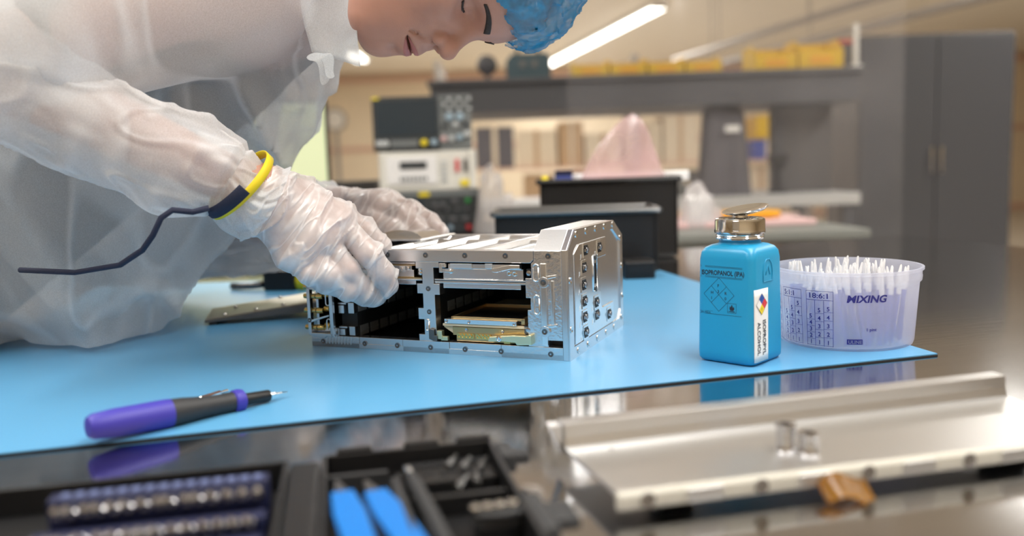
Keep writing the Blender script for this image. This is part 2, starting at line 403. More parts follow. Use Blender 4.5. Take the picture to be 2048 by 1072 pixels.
# ceiling lamps
def ceiling_lamp(x, y, ly, wx, label, n=None, rz=0.):
    """n: number of a lamp outside the picture; its light, tubes and fixture then end in _offscreen"""
    sfx = '' if n is None else '_%d_offscreen' % n
    t = thing('ceiling_light'+sfx, label, 'ceiling light', (x, y, CEIL-.09), rz, 'fluorescent lights on the ceiling')
    MB().box((-wx/2, -ly/2, .03), (wx/2, ly/2, .09)).build('housing', M['lamp_body'], t, bevel=.005)
    for s in (-1, 1):
        MB().cyl((s*wx*.25, -ly/2+.03, .012), (s*wx*.25, ly/2-.03, .012), .018, n=10).build('tube' if n is None else 'tube_%d_offscreen' % (2*n+(s > 0)), M['lamp'], t, smooth='auto')
    for s in (-ly/2, ly/2-.02): MB().box((-wx/2, s, 0), (wx/2, s+.02, .03)).build('end_cap', M['lamp_body'], t)
    d = bpy.data.lights.new('lamp_light'+sfx, 'AREA'); d.shape = 'RECTANGLE'; d.size = wx; d.size_y = ly; d.energy = LAMP_POWER*ly/2.4; d.color = (1, .97, .92)
    l = bpy.data.objects.new('lamp_light'+sfx, d); link(l); l.parent = t; l.location = (0, 0, -.012)
    return t
for i, (x, y, ly, wx) in enumerate(LAMPS):
    ceiling_lamp(x, y, ly, wx, 'white twin-tube fluorescent ceiling light over the work benches', i+1)
# the two lamps the photograph shows: the long bright row over the shelf, and the far one
ceiling_lamp(1.30, 13.0, 5.6, .20, 'long row of bright fluorescent tubes running towards the back wall', rz=math.radians(11.5))
ceiling_lamp(-2.35, 13.6, 1.1, .25, 'short bright fluorescent light far off beside the back wall')
for (a, b, lab) in (((2.2, 11.2, 1.52), (3.7, 5.6, 1.55), 'thick grey conduit pipe slung below the ceiling'), ((2.05, 11.2, 1.30), (3.75, 5.2, 1.30), 'thinner grey conduit pipe slung under the thick one')):
    t = thing('conduit_pipe', lab, 'pipe', a)
    r = .035 if 'thick ' in lab else .022
    adopt(MB().cyl(a, b, r, n=12).build('pipe_run', M['pipe'], None, smooth='auto'), t)
    for k in (.2, .5, .8):
        q = [a[i]+(b[i]-a[i])*k for i in range(3)]
        adopt(MB().cyl(q, (q[0], q[1], CEIL), .006, n=8).build('hanger_rod', M['pipe'], None), t)

# ================================================================== work table (turned 15 degrees) with the blue mat
TA = math.radians(15.0); TM = np.array([math.cos(TA), math.sin(TA)]); TN = np.array([-math.sin(TA), math.cos(TA)])
def tm(m, n, z=0.0): q = TM*m+TN*n; return (q[0], q[1], z)
tab = thing('work_table', 'polished steel work table under the blue mat', 'table', (0, 0, FL), TA)
MB().box((-.42, .20, .89), (1.45, 1.74, .92)).build('table_top', M['steel'], tab, bevel=.002)
MB().box((-.38, .24, .82), (1.41, 1.70, .889)).build('apron', M['bench_grey'], tab)
for mx_ in (-.36, 1.39):
    for ny_ in (.26, 1.68):
        MB().box((mx_-.025, ny_-.025, 0), (mx_+.025, ny_+.025, .82)).build('leg', M['bench_grey'], tab, bevel=.003)
MT = .0024
mt = thing('work_mat', 'light blue rubber mat lying on the steel table', 'mat', (0, 0, 0), TA)
mpoly = [(-.34, .665), (.60, .665), (.65, 1.43), (.60, 1.447), (-.34, 1.70)]
MB().pxy(mpoly, .0, MT*.55).build('mat_backing', M['mat_black'], mt)
MB().pxy([(a, b+(.0006 if b < 1 else 0)) for a, b in mpoly], MT*.55, MT).build('mat_top', M['mat_blue'], mt)

# ================================================================== aluminium electronics chassis
CH = math.radians(-23.0)
ce = np.array([math.cos(CH), math.sin(CH)]); cs = np.array([-math.sin(CH), math.cos(CH)])
CO = np.array([0.05314, 0.81662]) - ce*.305
ch = thing('electronics_chassis', 'open machined aluminium electronics box with card slots and connector end plate', 'electronics', (CO[0], CO[1], MT), CH)
k = .001
def poly(*pts): return [(a*k, b*k) for a, b in pts]
def U(*a): return tuple(q*k for q in a)
# frame pieces
MB().box(U(0, 0, 0), U(299, 197, 6)).build('bottom_plate', M['alu'], ch, bevel=.0004)
for a, b, jy in ((0, 62.5, .0), (62.9, 117, .3), (117.4, 173, .0), (173.4, 232, .3), (232.4, 299, 0)):
    MB().box(U(a, jy, 0), U(b, 12, 13)).build('bottom_rail', M['alu_milled'] if a in (0, 232.4) else M['alu'], ch, bevel=.0003)
MB().pxz(poly((0, 97), (267, 97), (270, 100), (270, 109.5), (0, 109.5)), 0, .012).build('top_rail', M['alu'], ch, bevel=.0004)
MB().box(U(0, 12, 100), U(299, 197, 103)).build('top_plate', M['alu'], ch)
MB().box(U(0, 188, 103), U(270, 197, 109.5)).build('rear_rim', M['alu'], ch, bevel=.0005)
MB().box(U(0, 12, 103), U(6, 188, 109.5)).box(U(262, 12, 103), U(270, 188, 109.5)).build('side_rim', M['alu'], ch, bevel=.0005)
for u in (44, 84, 124, 165, 206, 246):
    MB().pxz(poly((u-5, 103), (u+5, 103), (u+2.2, 109), (u-2.2, 109)), .012, .188).build('top_rib', M['alu'], ch, bevel=.0005)
for dd in (150,):
    MB().box(U(6, dd-2, 103), U(262, dd+2, 107)).build('cross_rib', M['alu'], ch, bevel=.0005)
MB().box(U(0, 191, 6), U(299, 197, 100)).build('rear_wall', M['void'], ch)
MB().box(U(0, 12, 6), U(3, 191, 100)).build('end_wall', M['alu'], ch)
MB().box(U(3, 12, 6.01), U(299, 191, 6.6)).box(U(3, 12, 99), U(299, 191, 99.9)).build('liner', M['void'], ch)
# centre pillar
MB().pxz(poly((137, 97), (137, 90), (144.5, 90), (144.5, 74), (137.8, 74), (137.8, 63.5), (144.3, 63.5), (144.3, 48), (138, 48), (138, 36), (144.6, 36),
    (144.6, 20), (137.7, 20), (137.7, 13), (158.5, 13), (158.5, 62.5), (164.5, 62.5), (164.5, 74), (158, 74), (158, 91), (164.5, 91), (164.5, 97)), .0003, .012).build('pillar', M['alu'], ch, bevel=.0004)
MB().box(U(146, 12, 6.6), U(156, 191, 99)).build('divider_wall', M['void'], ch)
PILLAR_SLOT = (146.8, 150.2, 24, 36)
# right milled end block
MB().pxz(poly((270.4, 109.5), (270.4, 99), (267.5, 96.6), (267.5, 82), (261, 82), (261, 62), (266, 62), (266, 50), (262.5, 50), (262.5, 13), (284, 13), (284, 20), (299, 20), (299, 109.5)), .0003, .014).build('milled_block', M['alu_milled'], ch, bevel=.0005)
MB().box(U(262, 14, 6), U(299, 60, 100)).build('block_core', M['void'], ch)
bl = MB()
bl.box(U(277.5, -1.6, 15), U(284, .4, 97)); bl.box(U(288, -1.2, 36), U(291.5, .4, 80))
for v in (83, 34): bl.pxz(poly((284, v-1.8), (294, v+.5), (294, v+3), (284, v+1.5)), -.0014, .0004)
bl.build('boss_rib', M['alu_bright'], ch, bevel=.0006)
for v in (78.3, 29):
    MB().cyl(U(281, -2, v), U(281, .4, v), .0055, n=20).build('boss', M['alu'], ch, bevel=.0004)
def slot_ring(u0, u1, v0, v1):
    m = MB(); r = (u1-u0)/2; pts = []; n = 8
    for i in range(n+1): a = PI*i/n; pts.append((u0+r+r*math.cos(a), v1-r+r*math.sin(a)))
    for i in range(n+1): a = PI+PI*i/n; pts.append((u0+r+r*math.cos(a), v0+r+r*math.sin(a)))
    m.tube([U(a, -.2, b) for a, b in pts+[pts[0]]], .0008, 6); return m
slot_ring(*PILLAR_SLOT).build('pillar_slot', M['alu_bright'], ch, smooth=True)
slot_ring(269.5, 275.5, 79, 96).build('milled_slot', M['alu_bright'], ch, smooth=True)
slot_ring(269.5, 275.5, 46, 65).build('milled_slot', M['alu_bright'], ch, smooth=True)
# screws in the face
sm = MB(); sm.mi = 0; sm.lathe([(.0031, .0), (.0031, -.0003), (.0027, -.0003)], 16, ax=(0, 1, 0), cap0=False, cap1=False)
sm.mi = 1; sm.lathe([(.00275, -.00035), (.0020, -.0001)], 16, ax=(0, 1, 0), cap0=False); sm.mi = 0; sm.cyl((0, -.00035, 0), (0, -.00065, 0), .0009, n=6)
first_screw = None
def screw(u, v, d=0, sc_=1.0):
    global first_screw
    if first_screw is None:
        first_screw = sm.build('screw', [M['screw'], M['clip']], ch, smooth='auto'); o = first_screw
    else: o = dup(first_screw, ch)
    o.location = U(u, d-.05, v); o.scale = (sc_, sc_, sc_); return o
for u in (12, 58, 104.1, 149.8, 195.3, 240.4, 286): screw(u, 104.1)
for u in (15.1, 69.5, 110.4, 151, 191.4, 232.2, 286): screw(u, 6.2)
for v in (44.2, 68.8): screw(151.1, v, .3, .95)
for v in (78.3, 29): screw(281, v, -2, 1.05)
# left end: stepped guide tabs, ribbed foot
MB().box(U(3, 0.3, 13), U(36.5, 10, 22)).build('corner_block', M['alu_milled'], ch, bevel=.0004)
for i in range(9):
    MB().pxz(poly((20+i*4, 13), (22.4+i*4, 13), (20.4+i*4, 4), (18.8+i*4, 4)), -.0004, .0004).build('milled_fin', M['alu_bright'], ch)
for v0, v1 in ((38.5, 50.5), (14, 24)):
    MB().box(U(36.5, 1, v1-2), U(47, 8, v1)).box(U(37, 1, v0), U(44, 7, v1-3)).box(U(49, 2, v0), U(56.5, 9, v1)).build('guide_tab', M['alu'], ch, bevel=.0004)
MB().box(U(36.5, 8, 13), U(56.6, 191, 99)).build('guide_wall', M['void'], ch)
# rows of spring clips on the inner walls of both bays
cl = MB(); cl.box(U(0, 0, 0), U(.5, 16.5, 11)); cl.pyz(poly((0, 4), (16.5, 6), (16.5, 5), (0, 3)), .0005, .0012)
c0 = None
def clip_row(u, v, d0, n):
    global c0
    for i in range(n):
        if c0 is None: c0 = cl.build('spring_clip', M['spring'], ch); o = c0
        else: o = dup(c0, ch)
        o.location = U(u, d0+21*i, v)
clip_row(56.7, 39.5, 10, 6); clip_row(56.7, 12.5, 12, 7); clip_row(156.1, 39.5, 33, 6)
# bracket with coaxial connectors at the left end
br = MB()
br.pxz(poly((2, 14), (6, 14), (6, 69), (2, 69)), -.008, -.004).pxz(poly((6, 14), (22, 11), (26, 14), (33, 13), (34, 17), (6, 17)), -.008, -.004)
br.pxz(poly((6, 28.5), (30, 36), (30, 38), (6, 31.5)), -.008, -.004).pxz(poly((31, 15), (35.5, 13), (35.5, 62), (31, 64)), -.008, -.004).pxz(poly((2, 66), (36, 63), (36, 66), (2, 70)), -.008, -.004)
br.box(U(2, -4, 14), U(4, .5, 69))
br.build('connector_bracket', M['alu'], ch, bevel=.0004)
for v in (48, 20): slot_ring(26, 31, v, v+13).build('bracket_slot', M['alu_bright'], ch, smooth=True, ).location = U(0, -6, 0)
for v in (57.5, 41.5, 22.5, 68):
    cx = MB(); cx.mi = 0
    cx.lathe([(.0026, .007), (.0030, .0072), (.0030, .0115)], 16, c=U(0, -3, v), ax=(1, 0, 0)).lathe([(.0034, .0125), (.0034, .0165), (.0030, .0172), (.0030, .0205), (.0016, .0208)], 16, c=U(0, -3, v), ax=(1, 0, 0))
    cx.mi = 1; cx.lathe([(.0031, .0114), (.0031, .0126)], 16, c=U(0, -3, v), ax=(1, 0, 0))
    cx.build('coax_connector', [M['gold'], M['black']], ch, smooth='auto', label='gold coaxial connector')
    MB().lathe([(.003, .018), (.0034, .0185), (.0034, .0235), (.0028, .0245)], 14, c=U(0, 3, v+1.5), ax=(1, 0, 0)).build('coax_connector', M['gold'], ch, smooth='auto', label='gold coaxial connector')
    MB().lathe([(.0028, -.004), (.003, .002), (.002, .003)], 14, c=U(0, -3, v), ax=(1, 0, 0)).build('coax_connector', M['gold'], ch, smooth='auto', label='gold coaxial connector')
screw(4.5, 31, -8, .9)
# upright end plate with connectors
hx = .305
outline = poly((0, 0), (196, 0), (196, 109.5), (160, 128.5), (23, 128.5), (0.5, 109.8))
MB().pyz(outline, .299, .305).build('end_plate', M['alu'], ch, bevel=.0006)
MB().pyz(poly((0, 109.5), (23, 128.5), (160, 128.5), (196, 109.5)), .2705, .2992).build('end_plate_hood', M['alu_dull'], ch, bevel=.0004)
inner = poly((13, 12), (178, 12), (186, 22), (186, 104), (156, 119), (30, 119), (13, 104))
rim = MB()
n_ = 7; ov = outline[:2]+[outline[2]]+outline[2:]
oo = poly((0, 0), (196, 0), (196, 20), (196, 109.5), (160, 128.5), (23, 128.5), (.5, 109.8)); ii = inner
for i in range(7):
    j = (i+1) % 7; x0, x1 = .305, .3066
    rim.add([(x1, *oo[i]), (x1, *oo[j]), (x1, *ii[j]), (x1, *ii[i]), (x0, *oo[i]), (x0, *oo[j]), (x0, *ii[j]), (x0, *ii[i])], [(0, 1, 2, 3), (0, 4, 5, 1), (3, 2, 6, 7)])
rim.build('end_plate_rim', M['alu'], ch)
MB().pyz(poly((19, 12.5), (156, 12.5), (156, 36), (112, 36), (108, 40), (108, 55), (98, 58), (98, 92), (129, 92), (129, 112.5), (36, 112.5), (19, 104)), .305, .3063).build('raised_pad', M['alu_bright'], ch, bevel=.0005)
# sockets on the end plate
so = MB(); so.mi = 0
so.box((0, -.008, -.0075), (.0006, .008, .0075)); so.mi = 1
so.box((.0006, -.0055, -.0052), (.0010, .0055, .0052)); so.box((.0006, -.0075, -.003), (.0010, .0075, .003)); so.mi = 2
so.lathe([(.0030, .001), (.0030, .0024), (.0023, .0026), (.0022, .0012)], 14, ax=(1, 0, 0)); so.box((.001, .0035, -.002), (.0024, .0062, .002)); so.box((.001, -.0062, -.0015), (.002, -.0042, .0015))
s0 = None
for i, (d, v) in enumerate(((55.6, 104.8), (103.6, 103), (49.4, 87.5), (47.6, 69.9), (48.7, 52.8), (89.8, 45), (48.8, 36.1), (90.4, 31.4), (51, 19.7), (136.1, 24.3))):
    if s0 is None: s0 = so.build('socket', [M['alu_bright'], M['black'], M['screw']], ch, smooth='auto'); o = s0
    else: o = dup(s0, ch)
    o.location = (.3064, d*k, v*k)
    if i != 9:
        t_ = MB(); put_text(t_, 'J%d' % (i+1), .006, lambda a, b: (.30645, (d-17)*k+a, (v-7)*k+b)); t_.build('lettering', M['white'], ch)
dsub = MB(); dsub.mi = 0
dsub.box(U(306.2, 83, 62), U(307, 91, 92)); dsub.mi = 1; dsub.box(U(307, 84.6, 66), U(307.6, 89.6, 88)); dsub.mi = 2
dsub.cyl(U(306.5, 87, 94), U(308, 87, 94), .003, n=12).cyl(U(306.5, 87, 60), U(308, 87, 60), .003, n=12)
for i in range(8): dsub.box(U(307.6, 86, 67+i*2.6), U(308, 88.4, 68.2+i*2.6))
dsub.build('long_socket', [M['alu_bright'], M['black'], M['clip']], ch)
slot_side = MB(); slot_side.tube([U(306.5, a, b) for a, b in ((80, 58), (80, 96), (94, 96), (94, 58), (80, 58))], .0007, 6); slot_side.build('socket_surround', M['alu_bright'], ch, smooth=True)
# scalloped screw seats round the end plate
sca = MB(); sca.mi = 0
sca.lathe([(.0034, .0), (.0034, .0006), (.0026, .0006), (.0012, -.0002)], 14, ax=(1, 0, 0), cap0=False)
sc0 = None
for d, v in ((26.6, 123.6), (59, 124.2), (92, 124.2), (124, 124), (157.5, 124), (187, 106), (5, 79.9), (4.8, 30.9), (25.2, 6), (57.7, 5.5), (91, 5.5), (124, 5.5), (156, 5.8), (187, 12), (191.5, 73), (191.5, 37)):
    if sc0 is None: sc0 = sca.build('screw_seat', M['chrome'], ch, smooth='auto'); o = sc0
    else: o = dup(sc0, ch)
    o.location = (.3067, d*k, v*k)

# ---- cards in the bays: each one slides out, so each is a thing
def card(name, label): return thing(name, label, 'circuit card', (CO[0], CO[1], MT), CH, 'cards slid into the chassis bays')
c1 = card('circuit_card', 'silver clad circuit card with ejector lever in the upper slot next to the milled end')
MB().box(U(168, 3, 79.2), U(258, 170, 90)).box(U(174, 3, 90), U(256, 170, 95)).build('heat_spreader', M['alu'], c1, bevel=.0005)
MB().box(U(158.6, 1.5, 77.8), U(260.6, 175, 79.2)).box(U(158.6, 1.5, 74.8), U(260.6, 175, 77)).build('card_edge', M['alu_bright'], c1, bevel=.0003)
MB().box(U(159.5, 3, 77), U(260, 175, 77.8)).build('board', M['black'], c1)
MB().box(U(167.5, 3, 69.5), U(255, 170, 74.8)).build('lower_cover', M['alu'], c1, bevel=.0005)
lv = MB(); lv.pxz(poly((226, 88), (232, 87.4), (247, 91), (257, 91.5), (257, 95.4), (246, 95.4), (226, 91.6)), -.004, .003); lv.build('ejector_lever', M['alu_bright'], c1, bevel=.0006)
for i in range(6): MB().box(U(226.5+i*2, -4.6, 88.2), U(227.3+i*2, -3.9, 91.4)).build('lever_grip_rib', M['alu'], c1)
MB().box(U(165.3, -1, 86), U(169, 4, 96)).box(U(169, -2, 91.5), U(173, 3, 96)).box(U(172, -1, 86.5), U(179, 3, 89)).build('ejector_latch', M['alu_bright'], c1, bevel=.0005)
MB().box(U(177, 1, 90.6), U(202, 3, 95.6)).box(U(217, 1, 91), U(225, 3, 95.8)).build('label_plate', M['alu_dull'], c1, bevel=.0003)
for u, v in ((177, 87.2), (243, 86.2), (249, 85.6)): MB().lathe([(.0024, 0), (.0024, .0012), (.0016, .0016), (.001, .0008)], 14, c=U(u, 3, v), ax=(0, -1, 0)).build('card_screw', M['chrome'], c1, smooth='auto')
MB().box(U(262, 2, 83.5), U(267, 10, 91)).build('wedge_lock', M['black'], c1); MB().lathe([(.0026, 0), (.0026, .001), (.0014, .0012)], 14, c=U(264.6, 2, 87), ax=(0, -1, 0)).build('card_screw', M['screw'], c1, smooth='auto')

c2 = card('circuit_card', 'silver clad circuit card pinched by the gloved fingers')
MB().box(U(62, 2, 80.4), U(134, 170, 88)).box(U(62, 3, 88), U(131, 170, 92.6)).box(U(62, 5, 93.4), U(134, 170, 96)).build('heat_spreader', M['alu'], c2, bevel=.0005)
MB().box(U(60, 2.5, 92.6), U(136, 172, 93.4)).box(U(60, 0, 79), U(144, 175, 80.2)).build('card_edge', M['bronze'], c2)
MB().box(U(60, .2, 77.2), U(144, 175, 79)).build('card_rail', M['alu_bright'], c2, bevel=.0003)
MB().box(U(62, 2, 72.4), U(136, 170, 77)).build('lower_cover', M['alu'], c2, bevel=.0004)
MB().box(U(117, 1, 86), U(124, 2, 92)).build('label_plate', M['alu_dull'], c2, bevel=.0003)
for u, v in ((120.5, 89), (128, 90)): MB().lathe([(.002, 0), (.002, .001), (.0012, .0013)], 12, c=U(u, 1, v), ax=(0, -1, 0)).build('card_screw', M['chrome'], c2, smooth='auto')
MB().box(U(138, 3, 82.5), U(144.4, 10, 91)).build('wedge_lock', M['black'], c2)
for v in (85, 88.4): MB().lathe([(.0022, 0), (.0022, .001), (.0012, .0012)], 12, c=U(141.5, 3, v), ax=(0, -1, 0)).build('card_screw', M['chrome'], c2, smooth='auto')

c3 = card('circuit_card', 'gold finished circuit card with pale lever in the lowest slot beside the pillar')
MB().box(U(176, 4, 20), U(258, 160, 29)).box(U(180, 4, 14), U(246, 160, 20)).build('card_body', M['bronze'], c3, bevel=.0005)
MB().box(U(166, 1, 30), U(262, 170, 32.4)).pxz(poly((166, 28), (176, 22), (176, 30), (166, 30)), .004, .03).build('board', M['tan'], c3, bevel=.0003)
MB().box(U(168.5, 0, 32.8), U(250, 8, 37.6)).build('front_bar', M['alu_bright'], c3, bevel=.0004)
MB().box(U(175, 3, 37.6), U(257, 6, 40)).box(U(175, 3, 34), U(178, 90, 40)).box(U(254, 3, 34), U(258, 90, 40)).box(U(175, 86, 34), U(257, 90, 40)).build('rim_frame', M['bronze'], c3, bevel=.0004)
MB().box(U(178, 6, 34), U(254, 86, 36.5)).build('cover_plate', M['black'], c3)
MB().box(U(181.5, 2.6, 17), U(200.5, 4, 22.4)).box(U(203, 2.6, 17), U(220, 4, 22.4)).build('pin_block', M['gold'], c3)
for b0 in (182.5, 204):
    for i in range(4): MB().lathe([(.0021, 0), (.0021, .0012), (.0013, .0012), (.0011, .0004)], 12, c=U(b0+2+i*4.1, 2.6, 19.7), ax=(0, -1, 0)).build('gold_pin', M['gold'], c3, smooth='auto')
MB().pxz(poly((220, 17), (222, 22), (248, 24.5), (262, 24.5), (266, 26), (268, 25), (268, 15.5), (252, 14.6), (250, 17.4), (234, 18)), -.006, .002).build('ejector_lever', M['chromate'], c3, bevel=.0008, label='pale green ejector lever')
MB().lathe([(.003, 0), (.003, .001), (.0018, .0014), (.0012, .0006)], 14, c=U(233, -6, 20.6), ax=(0, -1, 0)).build('card_screw', M['chrome'], c3, smooth='auto')
MB().pxz(poly((151.5, 16), (157, 14), (161, 14.5), (161, 20), (158, 20), (158, 26), (151.5, 27)), -.004, -.001).build('ejector_latch', M['clip'], c3, bevel=.0005)
MB().box(U(160, -2, 16), U(166, 4, 25)).box(U(164, -1, 14.5), U(172, 3, 19)).build('latch_bracket', M['chromate'], c3, bevel=.0005)
for u, v in ((192, 26), (233, 26)): MB().lathe([(.0017, 0), (.0017, .0006), (.001, .0002)], 12, c=U(u, 4, v), ax=(0, -1, 0)).build('card_screw', M['screw'], c3, smooth='auto')
for u, v in ((171, 35.2), (197, 35.2), (247.5, 35.2)): MB().lathe([(.0016, 0), (.0016, .0007), (.001, .0003)], 12, c=U(u, 0, v), ax=(0, -1, 0)).build('card_screw', M['screw'], c3, smooth='auto')
MB().box(U(258, 1, 25.5), U(266.5, 8, 33)).build('wedge_lock', M['clip'], c3); MB().lathe([(.0025, 0), (.0025, .001), (.0014, .0012)], 14, c=U(262.5, 1, 29.5), ax=(0, -1, 0)).build('card_screw', M['screw'], c3, smooth='auto')
MB().box(U(234, 3.6, 13.5), U(241, 4.1, 19)).build('tape_tab', M['gold'], c3)

# metal cover held on top of the chassis under the far hand
cv = thing('metal_cover', 'curved bare metal cover lying on top of the chassis under the far glove', 'metal cover', (CO[0], CO[1], MT), CH)
MB().box(U(14, 96, 109.8), U(92, 186, 112.2)).build('plate', M['alu_bright'], cv, bevel=.001)
MB().prism(poly(*[(20+i*6, 112.2+9*math.sin(PI*i/10)**.6) for i in range(11)]), lambda a, b: (a, .12, b), lambda a, b: (a, .17, b)).build('domed_ridge', M['alu_bright'], cv, smooth='auto')

# ================================================================== isopropanol bottle
BX, BY, BA = .2190, .8060, math.radians(-44.0)
bt = thing('solvent_bottle', 'square blue plastic isopropanol bottle with metal pump cap', 'bottle', (BX, BY, MT), BA)
def rsq(h, r, z, n=6):
    pts = []
    for cx_, cy_, a0 in ((h-r, h-r, 0), (-h+r, h-r, PI/2), (-h+r, -h+r, PI), (h-r, -h+r, 1.5*PI)):
        for i in range(n+1): a = a0+PI/2*i/n; pts.append((cx_+r*math.cos(a), cy_+r*math.sin(a), z))
    return pts
HB = .0302
secs = [(HB-.006, .006, 0), (HB-.0022, .006, .0012), (HB-.0004, .0065, .004), (HB, .007, .010), (HB-.0012, .007, .0985), (HB-.0020, .0078, .1055), (HB-.0042, .0095, .1095), (HB-.0075, .012, .1118), (HB-.0102, .0195, .1128)]
bm_ = MB(); rings = [rsq(*q) for q in secs]; nr = len(rings[0])
V = [p for r in rings for p in r]
# neck rings, same count
for r, z in ((.0200, .1132), (.0194, .1142), (.0192, .1205)):
    base = rings[-1]
    V += [(r*x/math.hypot(x, y), r*y/math.hypot(x, y), z) for x, y, _ in base]
kk = len(secs)+3
bm_.add(V, [(j*nr+i, j*nr+(i+1) % nr, (j+1)*nr+(i+1) % nr, (j+1)*nr+i) for j in range(kk-1) for i in range(nr)]+[tuple(range(nr))[::-1], tuple((kk-1)*nr+i for i in range(nr))])
bm_.build('bottle_body', M['bottle'], bt, smooth='auto', angle=50)
MB().lathe([(.0195, .1168), (.0222, .1170), (.0226, .1185), (.0218, .1196), (.0226, .1205), (.0218, .1218), (.0210, .1222)], 40).build('cap_thread', M['chrome'], bt, smooth='auto')
MB().lathe([(.0210, .1222), (.0233, .1226), (.0239, .1245), (.0234, .1262), (.0234, .1338), (.0225, .1362), (.0204, .1372), (.0170, .1368), (.0166, .1350)], 48).build('pump_cap', M['chrome'], bt, smooth='auto')
MB().lathe([(.0072, .130), (.0070, .139), (.0085, .1405)], 24).build('pump_stem', M['chrome'], bt, smooth='auto')
for a in (0.35, 0.35+PI*2/3, 0.35+PI*4/3):
    MB().cbox((0, 0, 0), (.006, .0016, .010)).build('cap_notch', M['screw'], bt, bevel=.0005).matrix_local = Matrix.Rotation(a, 4, 'Z') @ Matrix.Translation((0, -.0233, .1305))
ds = MB(); ds.lathe([(.0020, -.0022), (.0109, -.0018), (.0184, .0000), (.0214, .0022), (.0218, .0030), (.0209, .0028), (.0172, .0012), (.0104, -.0002), (.001, -.0006)], 40)
dso = ds.build('dispensing_dish', M['chrome'], bt, smooth='auto', angle=60); dso.matrix_local = Matrix.Rotation(-BA, 4, 'Z') @ Matrix.Translation((.0055, 0, .1428)) @ Matrix.Rotation(math.radians(-10), 4, 'Y') @ Matrix.Rotation(math.radians(4), 4, 'X')
# printed front: local x across, z up, in front of y = -HB
def fr(a, b):
    b = b+.0085; h = HB+.00015-.0012*max(0, (b-.01)/.088); r = .007
    s_ = -(h-r)-a
    if s_ <= 0: return (a, -h, b)
    t_ = min(s_/r, 1.5); return (-(h-r)-(r+.0001)*math.sin(t_), -(h-r)-(r+.0001)*math.cos(t_), b)
tx = MB()
put_text(tx, 'ISOPROPANOL (IPA)', .0062, lambda a, b: fr(-.0245+a, .0760+b), bold=.00018, cond=.80)
tx.build('lettering', M['ink'], bt)
ln = MB()
for z_ in (.0845, .0835, .0748, .0738): line2(ln, fr, (-.0260, z_), (.0185, z_-.0008), .0003)
cxd, czd, rd = -.0058, .0575, .0160
for a, b in (((0, rd), (rd, 0)), ((rd, 0), (0, -rd)), ((0, -rd), (-rd, 0)), ((-rd, 0), (0, rd)), ((-rd/2, rd/2), (rd/2, -rd/2)), ((-rd/2, -rd/2), (rd/2, rd/2))):
    line2(ln, fr, (cxd+a[0], czd+a[1]), (cxd+b[0], czd+b[1]), .00035)
line2(ln, fr, (-.0260, .0385), (.0180, .0385), .0003); line2(ln, fr, (-.0260, .0412), (-.012, .0412), .0002)
# small flame pictogram in its frame
for a, b in (((.0034, .0410), (.0124, .0410)), ((.0124, .0410), (.0124, .0500)), ((.0124, .0500), (.0034, .0500)), ((.0034, .0500), (.0034, .0410))): line2(ln, fr, a, b, .0003)
ln.add([fr(q[0]-.0016, q[1]+.0030) for q in ((.0095, .0462), (.0082, .0435), (.0075, .0445), (.0070, .0420), (.0080, .0402), (.0110, .0402), (.0122, .0420), (.0116, .0442), (.0108, .0432))], [tuple(range(9))])
line2(ln, fr, (.0052, .0424), (.0108, .0424), .0006)
ln.build('printed_lines', M['ink'], bt)
dg_ = MB()
for t_, a, b in (('F', -.0012, .0070), ('3', -.0012, .0015), ('H', -.0082, .0003), ('1', -.0082, -.0048), ('R', .0064, .0003), ('0', .0064, -.0048)):
    put_text(dg_, t_, .0040, lambda x, y: fr(cxd+a+x-.0004, czd+b+y), bold=.00005)
put_text(dg_, 'SEE MSDS', .0026, lambda x, y: fr(-.0255+x, .0389+y)); put_text(dg_, 'FLAMMABLE', .0014, lambda x, y: fr(.0038+x, .0419+y))
dg_.build('lettering', M['ink'], bt)
# side label on the +x face and round the near corner
def side_fn(a, b): return (HB+.0002-.0012*max(0, (b-.01)/.088), a, b)
def corner_fn(a, b):
    """unrolled coordinate a runs along the +x face from the near corner (a = 0 at the rounded corner's start)"""
    r = .007; L_ = r*PI/2; h = HB+.0003-.0012*max(0, (b-.01)/.088)
    if a >= L_: return (h, -h+r+(a-L_), b)
    if a <= 0: return (h-r+a, -h, b)
    t_ = a/r; return (h-r+r*math.sin(t_), -h+r-r*math.cos(t_), b)
lb = MB(); lb.grid(lambda u, v: corner_fn(.0072+.0250*u, .004+.0680*v+(.0000 if v < .5 else 0)), 14, 10); lb.build('paper_label', M['white'], bt, smooth=True, solid=.0002)
def lab(a, b): q = corner_fn(a, b); n = Vector((q[0], q[1], 0)).normalized()*.0006; return (q[0]+n.x, q[1]+n.y, q[2])
def labtext(txt, a0, b0, size):
    m_ = MB(); put_text(m_, txt, size, lambda x, y: lab(a0+y, b0-x), bold=.00012, cond=.84); return m_
labtext('ISOPROPYL', .0218, .0430, .0078).build('lettering', M['ink'], bt)
labtext('ALCOHOL', .0118, .0415, .0078).build('lettering', M['ink'], bt)
dc, dz_, dr = .0195, .0580, .0100
for nm, pts, m_ in (('blue', ((-.5, .5), (0, 1), (.5, .5), (0, 0)), 'blue_print'), ('red', ((0, 0), (.5, .5), (1, 0), (.5, -.5)), 'red'), ('yellow', ((0, 0), (.5, -.5), (0, -1), (-.5, -.5)), 'yellow'), ('white', ((0, 0), (-.5, -.5), (-1, 0), (-.5, .5)), 'white')):
    q = [lab(dc+a*dr*1.0, dz_+b*dr) for a, b in pts]
    (ax_, az_), (bx_, bz_), _c, (dx_, dz2) = pts
    MB().grid(lambda u, v: lab(dc+(ax_+(bx_-ax_)*u+(dx_-ax_)*v)*dr*1.0, dz_+(az_+(bz_-az_)*u+(dz2-az_)*v)*dr), 6, 6).build('hazard_diamond', M[m_], bt, label='%s quarter of the hazard diamond' % nm)
dl = MB()
